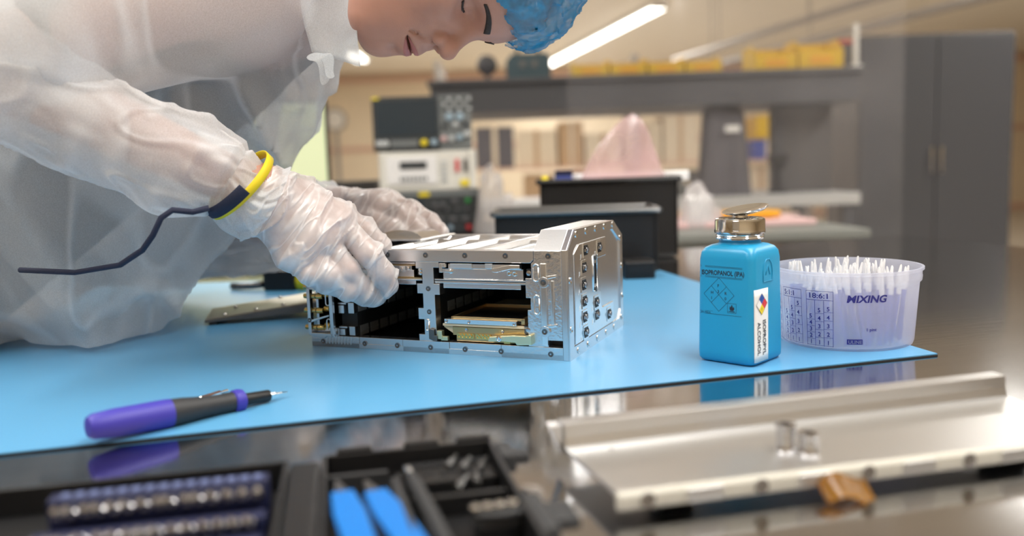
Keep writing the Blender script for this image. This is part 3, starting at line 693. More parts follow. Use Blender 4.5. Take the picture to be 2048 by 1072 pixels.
for (a, b), (c_, d_) in ((((0, 1)), (1, 0)), ((1, 0), (0, -1)), ((0, -1), (-1, 0)), ((-1, 0), (0, 1))): line2(dl, lambda x, y: tuple(c*1.004 for c in lab(x, y)[:2])+(y,), (dc+a*dr*1.0, dz_+b*dr), (dc+c_*dr*1.0, dz_+d_*dr), .0003)
for t_, a, b in (('3', .0015, -.0012), ('0', -.0008, -.0058), ('1', -.001, .0035)): put_text(dl, t_, .0034, lambda x, y: tuple(c*1.004 for c in lab(dc+a+x, dz_+b+y)[:2])+(dz_+b+y,))
dl.build('printed_lines', M['ink'], bt)
em = MB(); em.tube([side_fn(q[0], q[1]) for q in [(-.010, .078), (-.010, .088), (-.0085, .094), (-.004, .0985), (.002, .0985), (.0065, .094), (.008, .088), (.008, .078), (-.010, .078)]], .0006, 6)
em.tube([side_fn(*q) for q in ((-.005, .084), (-.001, .093), (.003, .084))], .0005, 6); em.build('embossed_arch', M['bottle'], bt, smooth=True)

# ================================================================== mixing cup and the swabs in it
KX, KY, KR, KH = .350, .8782, .0725, .079
kz = thing('mixing_cup', 'translucent white mixing cup with navy ratio scales printed on it', 'cup', (KX, KY, MT), 0)
MB().lathe([(.0630, .0), (.0648, .0006), (.0660, .004), (.0700, .062), (.0704, .0640), (.0722, .0655), (.0726, .0700), (.0722, .0712), (.0722, .0755), (.0742, .0765), (.0742, .0790), (.0716, .0790), (.0706, .0765), (.0704, .066), (.0650, .005), (.0630, .0022)], 72, cap1=True).build('cup_body', M['cup'], kz, smooth='auto', angle=50)
A0 = math.atan2(-KY, -KX)      # direction of the camera side
def cupf(s, z):
    r = .0660+(.0700-.0660)*(z-.004)/.058+.0003
    a = A0+s/.069
    return (r*math.cos(a), r*math.sin(a), z)
pr = MB()
def scale_table(s0, head, cols, wcol=.0088, tall=.058, low=.004):
    pr = MB()
    wtot = wcol*len(cols)
    put_text(pr, head, .0072, lambda x, y: cupf(s0+.0018+x, .0530+y), bold=.0001, cond=1.25)
    for z_ in (.0600, .0510): line2(pr, cupf, (s0, z_), (s0+wtot, z_), .0004)
    for i, cnum in enumerate(cols):
        line2(pr, cupf, (s0+i*wcol, .0600 if i == 0 else .0510), (s0+i*wcol, low), .0004)
        for j, (num, z_) in enumerate(cnum):
            put_text(pr, num, .0060, lambda x, y: cupf(s0+i*wcol+.0028+x, z_+y), bold=.00012)
            line2(pr, cupf, (s0+i*wcol, z_-.0013), (s0+(i+1)*wcol, z_-.0013), .0003)
    line2(pr, cupf, (s0+wtot, .0600), (s0+wtot, low), .0004)
    pr.build('ratio_scale', M['ink_blue'], kz)
def colm(top, n, gap=.0085, start=.006): return [(str(j+1), start+gap*j) for j in range(n)]
scale_table(-.0385, '18:6:1', [colm(0, 5, .0066), colm(0, 5, .0082), colm(0, 5, .0086)], .0090)
scale_table(-.0715, '5:1:1', [colm(0, 5, .0068), colm(0, 5, .0080), colm(0, 5, .0094)], .0090)
scale_table(-.1040, '4:1', [colm(0, 5, .0068), colm(0, 5, .0080), colm(0, 5, .0094)], .0090)
put_text(pr, 'MIXING', .0098, lambda x, y: cupf(.0005+x+.18*y, .0500+y), bold=.00035, cond=1.1)
pr.build('lettering', M['ink_blue'], kz); pr = MB()
put_text(pr, '1 pint', .0044, lambda x, y: cupf(.0195+x, .0212+y), bold=.0001)
pr.build('lettering', M['ink_blue'], kz)
ul = MB(); ul.grid(lambda u, v: cupf(.0015+.0150*u, .0078+.0052*v), 6, 1); ul.build('logo_box', M['ink_blue'], kz)
ut = MB(); put_text(ut, 'ULINE', .0046, lambda x, y: tuple(c*1.002 for c in cupf(.0028+x, .0087+y)[:2])+(.0087+y,), bold=.0001, cond=1.05); ut.build('lettering', M['cup'], kz)
# swabs: blue handle, white tapering tip; a loose heap standing in the cup
def swab_mesh():
    o = MB().cyl((0, 0, 0), (0, 0, .056), .0021, n=7).build('handle', M['blue_rod'], None, smooth='auto')
    p = MB().lathe([(.0023, .056), (.0025, .062), (.0021, .070), (.0011, .0795), (.0006, .081)], 8).build('tip', M['white_plastic'], None, smooth='auto')
    return o, p
hm, tp = swab_mesh(); used_ = False
G = 'small swabs standing in the mixing cup'
cnt = 0
for ring_r, n_s in ((.052, 30), (.040, 24), (.026, 16), (.012, 7)):
    for i in range(n_s):
        a = 2*PI*i/n_s+random.uniform(-.08, .08); rr = ring_r+random.uniform(-.003, .003)
        cl_a = 6*a; tiltx = .20*math.sin(cl_a*.5+ring_r*80)+random.uniform(-.07, .07); tilty = random.uniform(-.06, .06)
        t = thing('swab', 'white tipped swab with blue handle standing in the mixing cup', 'swab', (KX+rr*math.cos(a), KY+rr*math.sin(a), MT+.0035), 0, G)
        t.rotation_euler = (tilty, tiltx, 0); t.scale = (1, 1, random.uniform(.88, 1.02))
        if not used_: hm.parent = t; tp.parent = t; used_ = True
        else: dup(hm, t); dup(tp, t)

# ================================================================== screwdriver and loose bit on the mat
sd_a = onz(309, 838, .011); sd_b = onz(580, 781, .008)
def along(a, b, t): return a+(b-a)*t
sdir = (sd_b-sd_a); sdl = np.linalg.norm(sdir[:2]); sang = math.atan2(sdir[1], sdir[0])
sv = thing('screwdriver', 'precision screwdriver with purple and dark grey grip lying on the blue mat', 'screwdriver', (sd_a[0], sd_a[1], MT+.0112), sang)
L_ = sdl
def t2x(px): # along-handle station from photo column
    q = onz(px, 838+(781-838)*(px-309)/271, .010); return float(np.dot(q[:2]-sd_a[:2], sdir[:2])/sdl)
x1, x2, x3, x4, x5 = t2x(338), t2x(468), t2x(493), t2x(545), t2x(567)
MB().lathe([(.002, -.05), (.0075, -.0485), (.0095, -.045), (.0108, -.03), (.0112, x1-.004), (.0110, x1)], 28, ax=(1, 0, 0)).build('rear_grip', M['purple'], sv, smooth='auto')
MB().lathe([(.0108, x1), (.0104, x1+.010), (.0086, (x1+x2)/2), (.0080, x2-.012), (.0082, x2)], 28, ax=(1, 0, 0)).build('grip', M['rubber'], sv, smooth='auto')
for i in range(7):
    MB().lathe([(.0082, 0), (.0086, .0005), (.0082, .001)], 24, c=(x2-.012-i*.0022-.008, 0, 0), ax=(1, 0, 0), cap0=False, cap1=False).build('grip_ring', M['rubber'], sv, smooth=True)
MB().lathe([(.0080, x2), (.0094, x2+.001), (.0098, (x2+x3)/2), (.0090, x3-.002), (.006, x3)], 28, ax=(1, 0, 0)).build('collar', M['purple'], sv, smooth='auto')
MB().lathe([(.0052, x3-.002), (.0050, x4-.001), (.0046, x4)], 20, ax=(1, 0, 0)).build('shaft', M['black'], sv, smooth='auto')
MB().lathe([(.0022, x4-.001), (.0022, x5-.004), (.0013, x5-.003), (.0013, x5+.002), (.0009, x5+.0075)], 6, ax=(1, 0, 0)).build('bit', M['chrome'], sv)
sv.rotation_euler = (0, math.radians(3.2), sang)
b_a = onz(399, 799, .004); b_b = onz(455, 782, .004); bd = b_b-b_a; bl_ = float(np.linalg.norm(bd[:2]))
dbit = thing('screwdriver_bit', 'loose silver hex driver bit lying on the mat beside the screwdriver', 'driver bit', (b_a[0], b_a[1], MT+.0023), math.atan2(bd[1], bd[0]))
MB().lathe([(.0012, -.001), (.0021, .0), (.0023, .001), (.0023, bl_*.72)], 6, ax=(1, 0, 0)).build('hex_shank', M['chrome'], dbit)
MB().lathe([(.0023, bl_*.72), (.0011, bl_*.76), (.0011, bl_*.84), (.0014, bl_*.86), (.0014, bl_)], 8, ax=(1, 0, 0)).build('driver_tip', M['screw'], dbit)

# ================================================================== metal plate and cable connector left of the chassis, on the mat
hp = thing('heat_sink_plate', 'thin dark metal plate with bright screws lying beside the chassis', 'metal plate', (-.36, 1.10, MT), math.radians(14))
MB().pxz([(-.045, .004), (.125, .010), (.125, .024), (-.045, .0068)], .0, .10).build('wedge_body', M['clip'], hp, bevel=.0008)
MB().pxz([(-.044, .0068), (.124, .024), (.124, .0256), (-.044, .0082)], .002, .098).build('top_skin', M['bronze_grey'], hp, bevel=.0004)
MB().box((-.04, .005, 0), (-.03, .095, .0045)).box((.11, .005, 0), (.12, .095, .0105)).build('foot', M['black'], hp)
for i, (a, b) in enumerate(((-.02, .012), (.02, .012), (.055, .012), (.095, .012), (-.01, .07), (.05, .09), (.1, .085))):
    MB().sphere((a, b, .0082+(a+.044)*.104+.0012), (.003, .003, .0018), 10).build('screw', M['gold'] if i == 3 else M['chrome'], hp, smooth=True)
cq = onz(582, 578, 0)
cn = thing('cable_connector', 'black cable connector with yellow boot lying on the mat behind the glove', 'connector', (cq[0], cq[1]-.02, MT), math.radians(-8))
MB().box((-.035, -.02, 0), (.020, .02, .034)).build('connector_body', M['black'], cn, bevel=.003)
MB().lathe([(.016, .02), (.018, .024), (.018, .045), (.011, .062), (.006, .066)], 18, c=(0, 0, .018), ax=(1, 0, -.12)).build('boot', M['yellow'], cn, smooth='auto')
MB().tube([(-.035, 0, .01), (-.06, -.01, .008), (-.085, -.005, .007), (-.10, .0, .0065)], .006, 8).build('cable', M['clip'], cn, smooth=True)

# ================================================================== aluminium tray panel in front
pa_ = onz(1128, 905, .012); pb_ = onz(1738, 832, .012)
pang = math.atan2(pb_[1]-pa_[1], pb_[0]-pa_[0])
pn = thing('aluminium_panel', 'long machined aluminium panel with upright rear flange lying on the steel table', 'metal panel', (pa_[0], pa_[1], 0), pang)
LP = .34
MB().pxy([(0, -.0005), (LP, -.0005), (LP, -.091), (.004, -.082)], .0128, .0152).build('base_plate', M['alu_panel'], pn, bevel=.0004)
MB().pyz([(-.0005, .0128), (.004, .0128), (.0045, .028), (.0075, .029), (.0125, .0292), (.0128, .0305), (-.0005, .0305), (-.001, .022), (-.0025, .0158)], .0, LP).build('rear_flange', M['alu_panel'], pn, bevel=.0006)
MB().pxz([(-.008, .0292), (.0005, .0292), (.0005, .010), (-.001, .0098)], .0015, .0125).build('flange_gusset', M['alu'], pn, bevel=.0005)
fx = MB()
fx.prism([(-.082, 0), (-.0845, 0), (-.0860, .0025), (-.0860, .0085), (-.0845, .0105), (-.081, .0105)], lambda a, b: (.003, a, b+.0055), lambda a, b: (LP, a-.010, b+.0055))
for xx in (.05, .29): MB().box((xx-.01, -.06, 0), (xx+.01, -.04, .0128)).build('foot', M['black'], pn)
fx.build('front_lip', M['lip_lightened'], pn, bevel=.001)
for i in range(9):
    x = .020+i*.034; y = -.0863-.010*x/LP
    if i % 2 == 0: MB().lathe([(.0044, 0), (.0044, .0006), (.0034, .0006), (.0032, -.001)], 16, c=(x, y, .0112), ax=(0, -1, 0)).build('hole', M['screw'], pn, smooth='auto')
    else: MB().box((x-.011, y-.0006, .0075), (x+.011, y+.001, .0145)).build('pocket', M['alu_dull'], pn, bevel=.0006)
for i in range(6): MB().lathe([(.001, 0), (.001, .0004)], 10, c=(.085+i*.03, .0118, .0302), ax=(0, 0, 1)).build('rivet', M['chrome'], pn)
MB().lathe([(.0020, 0), (.0020, .0005), (.0013, .0005), (.0011, 0)], 12, c=(.028, -.012, .0152), ax=(0, 0, 1), cap0=False, cap1=False).build('pin_hole', M['alu_panel'], pn, smooth='auto')
for j, (px_, py_) in enumerate(((1571, 897), (1617, 903))):
    q = onz(px_, py_, .0152)
    st_ = thing('standoff', ('taller', 'shorter')[j]+' bright hollow metal standoff upright on the aluminium panel', 'standoff', (q[0], q[1], .0152), 0)
    hgt = (.0160, .0120)[j]
    MB().lathe([(.0068, 0), (.0060, .0014), (.0056, .003), (.0056, hgt-.003), (.0064, hgt-.002), (.0064, hgt), (.0034, hgt), (.0032, hgt-.006)], 24).build('sleeve', M['screw'], st_, smooth='auto')
    MB().cyl((0, 0, .001), (0, 0, hgt-.006), .0031, n=16).build('bore', M['screw'], st_)
kq = onz(1690, 985, .004)
kt = thing('tape_strip', 'curl of amber tape sticking out under the panel front', 'tape', (kq[0], kq[1], 0), pang)
MB().grid(lambda u, v: (-.014+.030*u, -.006+.014*v-.004*u, .0012+.010*v**1.5+.003*math.sin(u*5)), 12, 8).build('tape', M['kapton'], kt, smooth=True, solid=.0004)

# ================================================================== open black tool kit in front
TKA = math.radians(11.5); tkp = onz(640, 915, .02)
tk = thing('tool_case', 'open black plastic tool case lying on the steel table', 'tool case', (tkp[0], tkp[1], 0), TKA)
tkm = Matrix.Translation((tkp[0], tkp[1], 0)) @ Matrix.Rotation(TKA, 4, 'Z')
def tkl(px, py, z=.02):
    q = onz(px, py, z); d = q[:2]-tkp[:2]; c, s = math.cos(TKA), math.sin(TKA); return (d[0]*c+d[1]*s, -d[0]*s+d[1]*c)
# local: x right along the case, y away from camera; case runs y -0.20..0, left half x -0.19..-0.02, right half 0.0..0.105
def tray(x0, x1, y0, y1, h, t_, nm):
    m = MB(); m.box((x0, y0, 0), (x1, y1, .002)); m.box((x0, y0, .002), (x0+t_, y1, h)).box((x1-t_, y0, .002), (x1, y1, h)).box((x0+t_, y0, .002), (x1-t_, y0+t_, h)).box((x0+t_, y1-t_, .002), (x1-t_, y1, h))
    return m.build(nm, M['black'], tk, bevel=.001)
tray(-.20, -.019, -.20, .004, .019, .003, 'lid_half'); tray(.001, .108, -.20, .004, .020, .003, 'base_half')
MB().box((-.018, -.20, .004), (.000, .0, .018)).build('hinge_strip', M['black'], tk, bevel=.002)
MB().box((-.0125, -.13, .018), (-.0095, -.06, .0188)).build('hinge_slot', M['black'], tk)
for x in (.010, .052, .085): MB().box((x, .002, .014), (x+.022, .008, .0225)).build('rim_tab', M['black'], tk, bevel=.001)
MB().box((.004, -.026, .002), (.040, -.022, .016)).build('compartment_wall', M['rubber'], tk, bevel=.0006)
MB().box((.044, -.20, .002), (.047, -.03, .016)).build('compartment_wall', M['black'], tk, bevel=.0006)
MB().box((.047, -.07, .002), (.104, -.066, .014)).build('compartment_wall', M['black'], tk, bevel=.0006)
l_ = MB().box((.1085, -.030, .008), (.118, -.004, .020)).build('latch', M['rubber'], tk, bevel=.002); MB().box((.117, -.022, .010), (.128, -.010, .017)).build('latch_tab', M['rubber'], l_, bevel=.002)
l_ = MB().box((.1085, -.135, .006), (.118, -.085, .018)).build('latch', M['rubber'], tk, bevel=.002); MB().box((.117, -.122, .009), (.132, -.096, .016)).build('latch_tab', M['rubber'], l_, bevel=.002)
for i in range(6):
    for j in range(2): MB().lathe([(.0032, 0), (.0032, .0008), (.0020, .0008), (.0016, -.001)], 10, c=(.056+i*.008, -.012-j*.016, .012), ax=(0, 0, 1)).build('socket_ring', M['rubber'], tk, smooth='auto')
MB().box((.050, -.040, .002), (.104, -.004, .012)).build('socket_block', M['black'], tk, bevel=.001)
def tkthing(name, label, cat, x, y, z, rz=0., group=None):
    q = tkm @ Vector((x, y, z)); return thing(name, label, cat, q, TKA+rz, group)
# tweezers with blue grips
for i, (a, b) in enumerate((((684, 984), (716, 1072)), ((750, 982), (815, 1072)))):
    xa, ya = tkl(*a, .019); xb, yb = tkl(*b, .019); ang = math.atan2(ya-yb, xa-xb)
    tz = tkthing('tweezers', ('straight blue tweezers lying next to the case hinge', 'slanting blue tweezers lying between the hinge tweezers and the spudger')[i], 'tweezers', xa, ya, .0135, ang)
    g_ = MB(); g_.pxy([(-.085, -.0075), (-.03, -.0085), (0, -.0062), (0, .0062), (-.03, .0085), (-.085, .0075)], .0035, .0065).build('grip', M['blue_grip'], tz, bevel=.001)
    MB().pxy([(-.085, -.0070), (0, -.0055), (0, .0055), (-.085, .0070)], .0, .0022).build('grip', M['blue_grip'], tz, bevel=.0008)
    MB().prism([(0, -.0042), (.024, -.001), (.024, .001), (0, .0042)], lambda p, q: (p, q, .0035+p*-.05), lambda p, q: (p, q, .0050-p*.05)).build('tip', M['clip'], tz)
    MB().prism([(0, -.0042), (.024, -.001), (.024, .001), (0, .0042)], lambda p, q: (p, q, .0005+p*.04), lambda p, q: (p, q, .0018+p*.04)).build('tip', M['clip'], tz)
# spudger with pale tip, second pry tool
for nm, lab_, a, b, wd, mm, tip in (('spudger', 'dark grey spudger with pale metal tip in the tool case', (812, 928), (890, 1072), .0042, 'rubber', 'alu_bright'), ('pry_tool', 'thin black pry tool lying between the slanting tweezers and the spudger', (786, 950), (832, 1072), .0030, 'rubber', 'rubber')):
    xa, ya = tkl(*a, .020); xb, yb = tkl(*b, .020); ang = math.atan2(ya-yb, xa-xb); ln_ = math.hypot(xa-xb, ya-yb)+.03
    t = tkthing(nm, lab_, 'hand tool', xa, ya, .0165, ang)
    MB().tube([(-ln_, 0, 0), (-ln_*.6, 0, .001), (-.03, 0, .001), (-.014, 0, .001)], [wd*.8, wd, wd, wd*.7], 10).build('shaft', M[mm], t, smooth='auto')
    MB().lathe([(wd*.7, -.014), (wd*.75, -.006), (wd*.45, .0)], 10, c=(0, 0, .001), ax=(1, 0, 0)).build('tip', M[tip], t, smooth='auto')
# flat pliers-like black opener
x_, y_ = tkl(905, 975, .018); t = tkthing('nut_driver_rack', 'black rack loop holding four round silver bit heads', 'bit rack', *tkl(1005, 1012, .018), .0, .10)
MB().tube([(.0155*math.cos(a), .0065*math.sin(a), .016) for a in [2*PI*i/24 for i in range(25)]], .0022, 8).build('loop', M['rubber'], t, smooth=True)
MB().box((-.0155, -.0065, .002), (.0155, .0065, .012)).build('rack_base', M['black'], t, bevel=.002)
for i in range(4):
    q = tkm @ Vector((tkl(988, 1004, .022)[0]-.0100+i*.0067, tkl(988, 1004, .022)[1]+.0004*i, .012))
    bh = thing('nut_driver', ('round silver nut driver in the rack loop at the spudger end', 'second round silver nut driver from the spudger in the rack loop', 'third round silver nut driver from the spudger in the rack loop', 'round silver nut driver in the rack loop at the latch end')[i], 'driver bit', q, TKA, 'bit heads in the rack loop')
    MB().lathe([(.0016, 0), (.0017, .004), (.0028, .0050), (.0032, .007), (.0026, .0090), (.0012, .0098)], 14).build('head', M['chrome'], bh, smooth='auto')
for i, (a, b) in enumerate(((895, 940), (925, 945), (955, 975), (915, 985), (960, 945))):
    lx, ly = tkl(a, b, .012)
    t = tkthing('loose_bit', 'dark steel bit lying in the black socket block', 'driver bit', lx, ly, .0145, random.uniform(.9, 1.5), 'dark bits in the socket block')
    MB().lathe([(.0018, 0), (.0020, .001), (.0020, .010), (.001, .013), (.0012, .020)], 6, ax=(1, 0, 0)).build('shank', M['clip'], t)
# navy bit holder with silver bits
hx0, hy0 = tkl(528, 945, .024)
bh_ = tkthing('bit_holder', 'navy plastic bit holder with pale slot labels in the tool case', 'bit holder', hx0, hy0, .0025, 0)
NB = 15; stp = .0072
MB().box((-NB*stp-.004, -.012, 0), (.003, .0, .0215)).build('rail', M['navy'], bh_, bevel=.001)
MB().box((-NB*stp-.004, -.10, 0), (.003, -.012, .004)).build('holder_base', M['navy'], bh_, bevel=.001)
MB().box((-NB*stp-.004, -.044, .004), (.003, -.034, .013)).build('rail', M['navy'], bh_, bevel=.001)
MB().box((-NB*stp-.004, -.076, .004), (.003, -.066, .013)).build('rail', M['navy'], bh_, bevel=.001)
l0 = None
for r_, yy, zz in ((0, -.0058, .0216), (1, -.039, .0131), (2, -.071, .0131)):
    for i in range(NB):
        if l0 is None: l0 = MB().box((-.0022, -.0032, 0), (.0022, .0032, .0004)).build('slot_label', M['navy_label'], bh_); o = l0
        elif r_: continue
        else: o = dup(l0, bh_)
        o.location = (-i*stp-.003, yy, zz)
bit0 = None
for r_ in range(3):
    for i in range(NB):
        if r_ == 0 and i in (3,): pass
        lx, ly = hx0-i*stp-.003, hy0-.0135-r_*.032
        t = tkthing('driver_bit', ('short silver driver bit in the holder row beside the pale labels', 'short silver driver bit in the middle row of the navy holder', 'short silver driver bit in the last row of the navy holder')[r_], 'driver bit', lx, ly, .0120+(.003 if r_ == 0 else .0), -PI/2+random.uniform(-.06, .06), 'driver bits in the navy holder')
        if bit0 is None:
            bit0 = (MB().lathe([(.0016, 0), (.0029, .001), (.0030, .0105)], 6, ax=(1, 0, 0)).build('hex_shank', M['chrome'], t), MB().lathe([(.0028, .0105), (.0016, .0125), (.0016, .0165), (.0020, .0175), (.0018, .0225)], 8, ax=(1, 0, 0)).build('driver_tip', M['screw'], t))
        else:
            for b_ in bit0: dup(b_, t)
        t.rotation_euler = (0, math.radians(-30), TKA-PI/2+random.uniform(-.12, .12))

# ================================================================== background: benches and what stands on them
def at(px0, py0, px1, py1, Z):
    """x range, y, z range of something seen in this photo rectangle at depth Z"""
    c = P((px0+px1)/2, (py0+py1)/2, Z); w_ = (px1-px0)*Z/F; h_ = (py1-py0)*Z/F
    return c[0]-w_/2, c[0]+w_/2, c[1], c[2]-h_/2, c[2]+h_/2

# instrument bench
ib = thing('instrument_bench', 'black topped bench carrying the stacked test instruments', 'bench', (-.75, 2.75, FL))
MB().box((-1.1, -.42, .88), (.80, .45, .92)).build('bench_top', M['black'], ib, bevel=.003)
for a in (-1.05, .75):
    for b in (-.37, .40): MB().box((a-.025, b-.025, 0), (a+.025, b+.025, .88)).build('leg', M['bench_dark'], ib)
MB().box((-1.05, .36, .15), (.75, .38, .85)).build('back_panel', M['bench_dark'], ib)

# grey side table
gt = thing('side_table', 'grey metal side table behind the blue bottle', 'table', (.62, 2.62, FL), math.radians(2))
MB().pxy([(-.33, -.33), (.34, -.36), (.34, .36), (-.28, .36), (-.34, -.24)], .895, .92).build('table_top', M['bench_grey'], gt, bevel=.004)
MB().box((-.28, -.325, .84), (.32, -.31, .895)).box((-.28, .30, .84), (.32, .32, .895)).box((-.28, -.31, .84), (-.26, .30, .895)).box((.30, -.31, .84), (.32, .30, .895)).build('apron', M['bench_grey'], gt)
for a in (-.25, .265):
    for b in (-.29, .29): MB().cyl((a, b, 0), (a, b, .86), .02, n=14).build('leg', M['bench_top'], gt, smooth='auto')
MB().box((-.26, -.28, .25), (.28, .28, .27)).build('lower_shelf', M['bench_grey'], gt)

# far bench with overhead shelf
fb = thing('far_bench', 'dark grey workbench with a full width overhead shelf', 'bench', (.64, 4.3, FL))
MB().box((-1.0, -.35, .895), (1.0, .45, .95)).build('bench_top', M['bench_top'], fb, bevel=.006)
MB().box((-.99, -.33, 1.375), (1.0, .35, 1.52)).build('shelf_beam', M['bench_dark'], fb, bevel=.004)
MB().box((-1.0, -.36, 1.50), (1.01, .36, 1.525)).build('overhead_shelf', M['bench_dark'], fb, bevel=.003)
MB().box((.70, -.06, .95), (.97, .02, 1.375)).build('end_panel', M['panel_dark'], fb, bevel=.004)
MB().box((.685, -.07, .95), (.715, .03, 1.375)).build('upright', M['bench_dark'], fb); MB().box((-.99, -.04, .95), (-.93, .02, 1.375)).build('upright', M['bench_dark'], fb)
for a in (-.96, .96):
    for b in (-.30, .40): MB().box((a-.03, b-.03, 0), (a+.03, b+.03, .895)).build('leg', M['bench_dark'], fb)
SH = FL+1.525; SY = 4.3
# bins and cases on the shelf
def bin_(px0, px1, h, label, group, y=SY-.2, mt_='yellow_bin', dep=.22):
    x0 = P(px0, 140, y)[0]; x1 = P(px1, 140, y)[0]; w_ = x1-x0
    t = thing('parts_bin', label, 'bin', ((x0+x1)/2, y, SH), 0, group)
    m_ = MB(); th = .006
    m_.box((-w_/2, -dep/2, 0), (w_/2, dep/2, th))
    for s_ in (-1, 1): m_.pyz([(-dep/2, th), (dep/2, th), (dep/2, h), (-dep*.15, h), (-dep/2, h*.6)], min(s_*w_/2, s_*(w_/2-th)), max(s_*w_/2, s_*(w_/2-th)))
    m_.box((-w_/2+th, dep/2-th, th), (w_/2-th, dep/2, h)).box((-w_/2+th, -dep/2, th), (w_/2-th, -dep/2+th, h*.6))
    m_.build('bin_body', M[mt_], t); MB().box((-w_*.25, -dep/2-.004, h*.15), (w_*.25, -dep/2, h*.42)).build('label_slot', M['orange'], t)
    return t
for i in range(4): bin_(1140+i*72, 1208+i*72, .080, ('low yellow bin at the teal case end of the shelf row', 'second low yellow bin from the teal case', 'third low yellow bin from the teal case', 'low yellow bin at the end of its row towards the tall bins')[i], 'low yellow bins on the shelf')
bin_(1488, 1568, .12, 'tall yellow parts bin beside the low row on the overhead shelf', None)
bin_(1572, 1656, .14, 'tallest yellow parts bin at the end of the overhead shelf', None)
x0, x1, y_, z0, z1 = at(1012, 108, 1098, 156, 4.15)
t = thing('carrying_case', 'dark teal carrying case with a handle on the overhead shelf', 'case', ((x0+x1)/2, 4.15, SH))
MB().pxz([(-(x1-x0)/2, 0), ((x1-x0)/2, 0), ((x1-x0)/2, .10), ((x1-x0)/2-.02, .125), (-(x1-x0)/2+.03, .125), (-(x1-x0)/2, .09)], -.09, .09).build('case_body', M['teal'], t, bevel=.006)
MB().tube([(-.05, 0, .12), (-.05, 0, .165), (-.03, 0, .18), (.03, 0, .18), (.05, 0, .165), (.05, 0, .12)], .008, 8).build('handle', M['rubber'], t, smooth=True)
for s_ in (-.04, .015): MB().box((s_, -.096, .06), (s_+.025, -.09, .09)).build('latch', M['clip'], t)
t = thing('desk_fan', 'small grey bench fan standing beside the teal case', 'fan', (P(975, 140, 4.15)[0], 4.15, SH))
MB().lathe([(.05, 0), (.05, .012), (.012, .02), (.010, .06)], 20).build('base', M['grey_plastic'], t, smooth='auto'); MB().lathe([(.030, -.03), (.045, -.02), (.05, .0), (.045, .02), (.03, .028)], 20, c=(0, 0, .085), ax=(.3, -1, 0)).build('fan_head', M['bench_dark'], t, smooth='auto')
t = thing('storage_box', 'dark box with red lid on the overhead shelf end', 'box', (P(1674, 140, 4.2)[0], 4.25, SH))
MB().box((-.045, -.10, 0), (.045, .10, .13)).build('box_body', M['panel_dark'], t, bevel=.003); MB().box((-.047, -.102, .13), (.047, .102, .150)).build('lid', M['red_box'], t, bevel=.003)
t = thing('white_post', 'slim white post standing at the overhead shelf end', 'post', (P(1698, 140, 4.0)[0], 4.0, SH)); MB().cyl((0, 0, 0), (0, 0, .20), .012, n=12).build('post', M['lamp_body'], t); MB().cyl((0, 0, 0), (0, 0, .012), .03, n=16).build('foot', M['lamp_body'], t)

# test instruments, stacked
IZ = 2.60
def inst(name, label, px0, py0, px1, py1, cat='test instrument', dep=.18):
    x0, x1, y, z0, z1 = at(px0, py0, px1, py1, IZ)
    t = thing(name, label, cat, ((x0+x1)/2, y, z0)); return t, (x1-x0)/2, z1-z0
z_ps = 0.0
def stack(name, label, px0, px1, z0, z1, cat='test instrument', mt_='instrument_dark', dep=.22, rz=.06):
    x0 = P(px0, 380, IZ)[0]; x1 = P(px1, 380, IZ)[0]
    t = thing(name, label, cat, ((x0+x1)/2, 2.62, z0), rz); w_ = (x1-x0)/2; h = z1-z0
    MB().box((-w_, 0, 0), (w_, dep, h)).build('housing', M[mt_], t, bevel=.004); return t, w_, h
def knob(t, x, z, r, m_, l=.012, n=14): return MB().lathe([(r, 0), (r*.95, l*.8), (r*.7, l)], n, c=(x, -.001, z), ax=(0, -1, 0)).build('knob', M[m_], t, smooth='auto')
t, w_, h = stack('power_supply', 'black bench power supply with binding posts at the bottom of the instrument stack', 762, 966, 0.0, .064)
for i in range(5): knob(t, -w_*.75+i*w_*.36, .018, .008, ('knob_cyan', 'red', 'green', 'yellow', 'grey_plastic')[(i+2) % 5], .02)
for i in range(3): knob(t, .02+i*.04, .043, .009, 'grey_plastic')
MB().box((-w_*.9, -.002, .03), (-w_*.25, 0, .056)).build('display', M['screen_dark'], t)
t, w_, h = stack('power_supply', 'black bench power supply with green lit button directly under the white generator', 764, 962, .0642, .134)
MB().box((-w_, -.004, h-.018), (w_, .001, h-.002)).build('front_trim', M['instrument_grey'], t)
MB().box((-.04, -.006, h-.016), (-.008, -.002, h-.004)).build('label_tag', M['yellow'], t)
knob(t, w_*.72, h*.52, .008, 'green'); knob(t, w_*.45, h*.5, .009, 'grey_plastic'); knob(t, w_*.2, h*.36, .008, 'grey_plastic'); knob(t, w_*.05, h*.36, .008, 'grey_plastic')
for i in range(4): knob(t, w_*.1+i*.03, h*.15, .006, 'grey_plastic')
MB().box((-w_*.9, -.002, .012), (-w_*.2, 0, .048)).build('display', M['screen_dark'], t)
t, w_, h = stack('signal_generator', 'white signal generator between oscilloscope and power supplies', 768, 946, .1345, .256, mt_='instrument_white')
for s_ in (-1, 1): MB().box((s_*w_-.012, -.012, 0), (s_*w_+.012, .05, h)).build('bumper', M['instrument_white'], t, bevel=.006)
MB().box((-w_*.93, -.006, .02), (w_*.2, .002, h-.016)).build('front_panel', M['white_plastic'], t, bevel=.002)
MB().box((-w_*.62, -.009, h*.56), (-w_*.02, -.005, h*.74)).build('display', M['instrument_dark'], t)
for i in range(7): MB().box((-w_*.62+i*w_*.09, -.009, h*.26), (-w_*.62+i*w_*.09+.008, -.005, h*.36)).build('button', M['instrument_grey'], t)
for i in range(5): MB().box((w_*.3, -.006, h*(.2+.12*i)), (w_*.42, 0, h*(.26+.12*i))).build('button', M['knob_pale'], t)
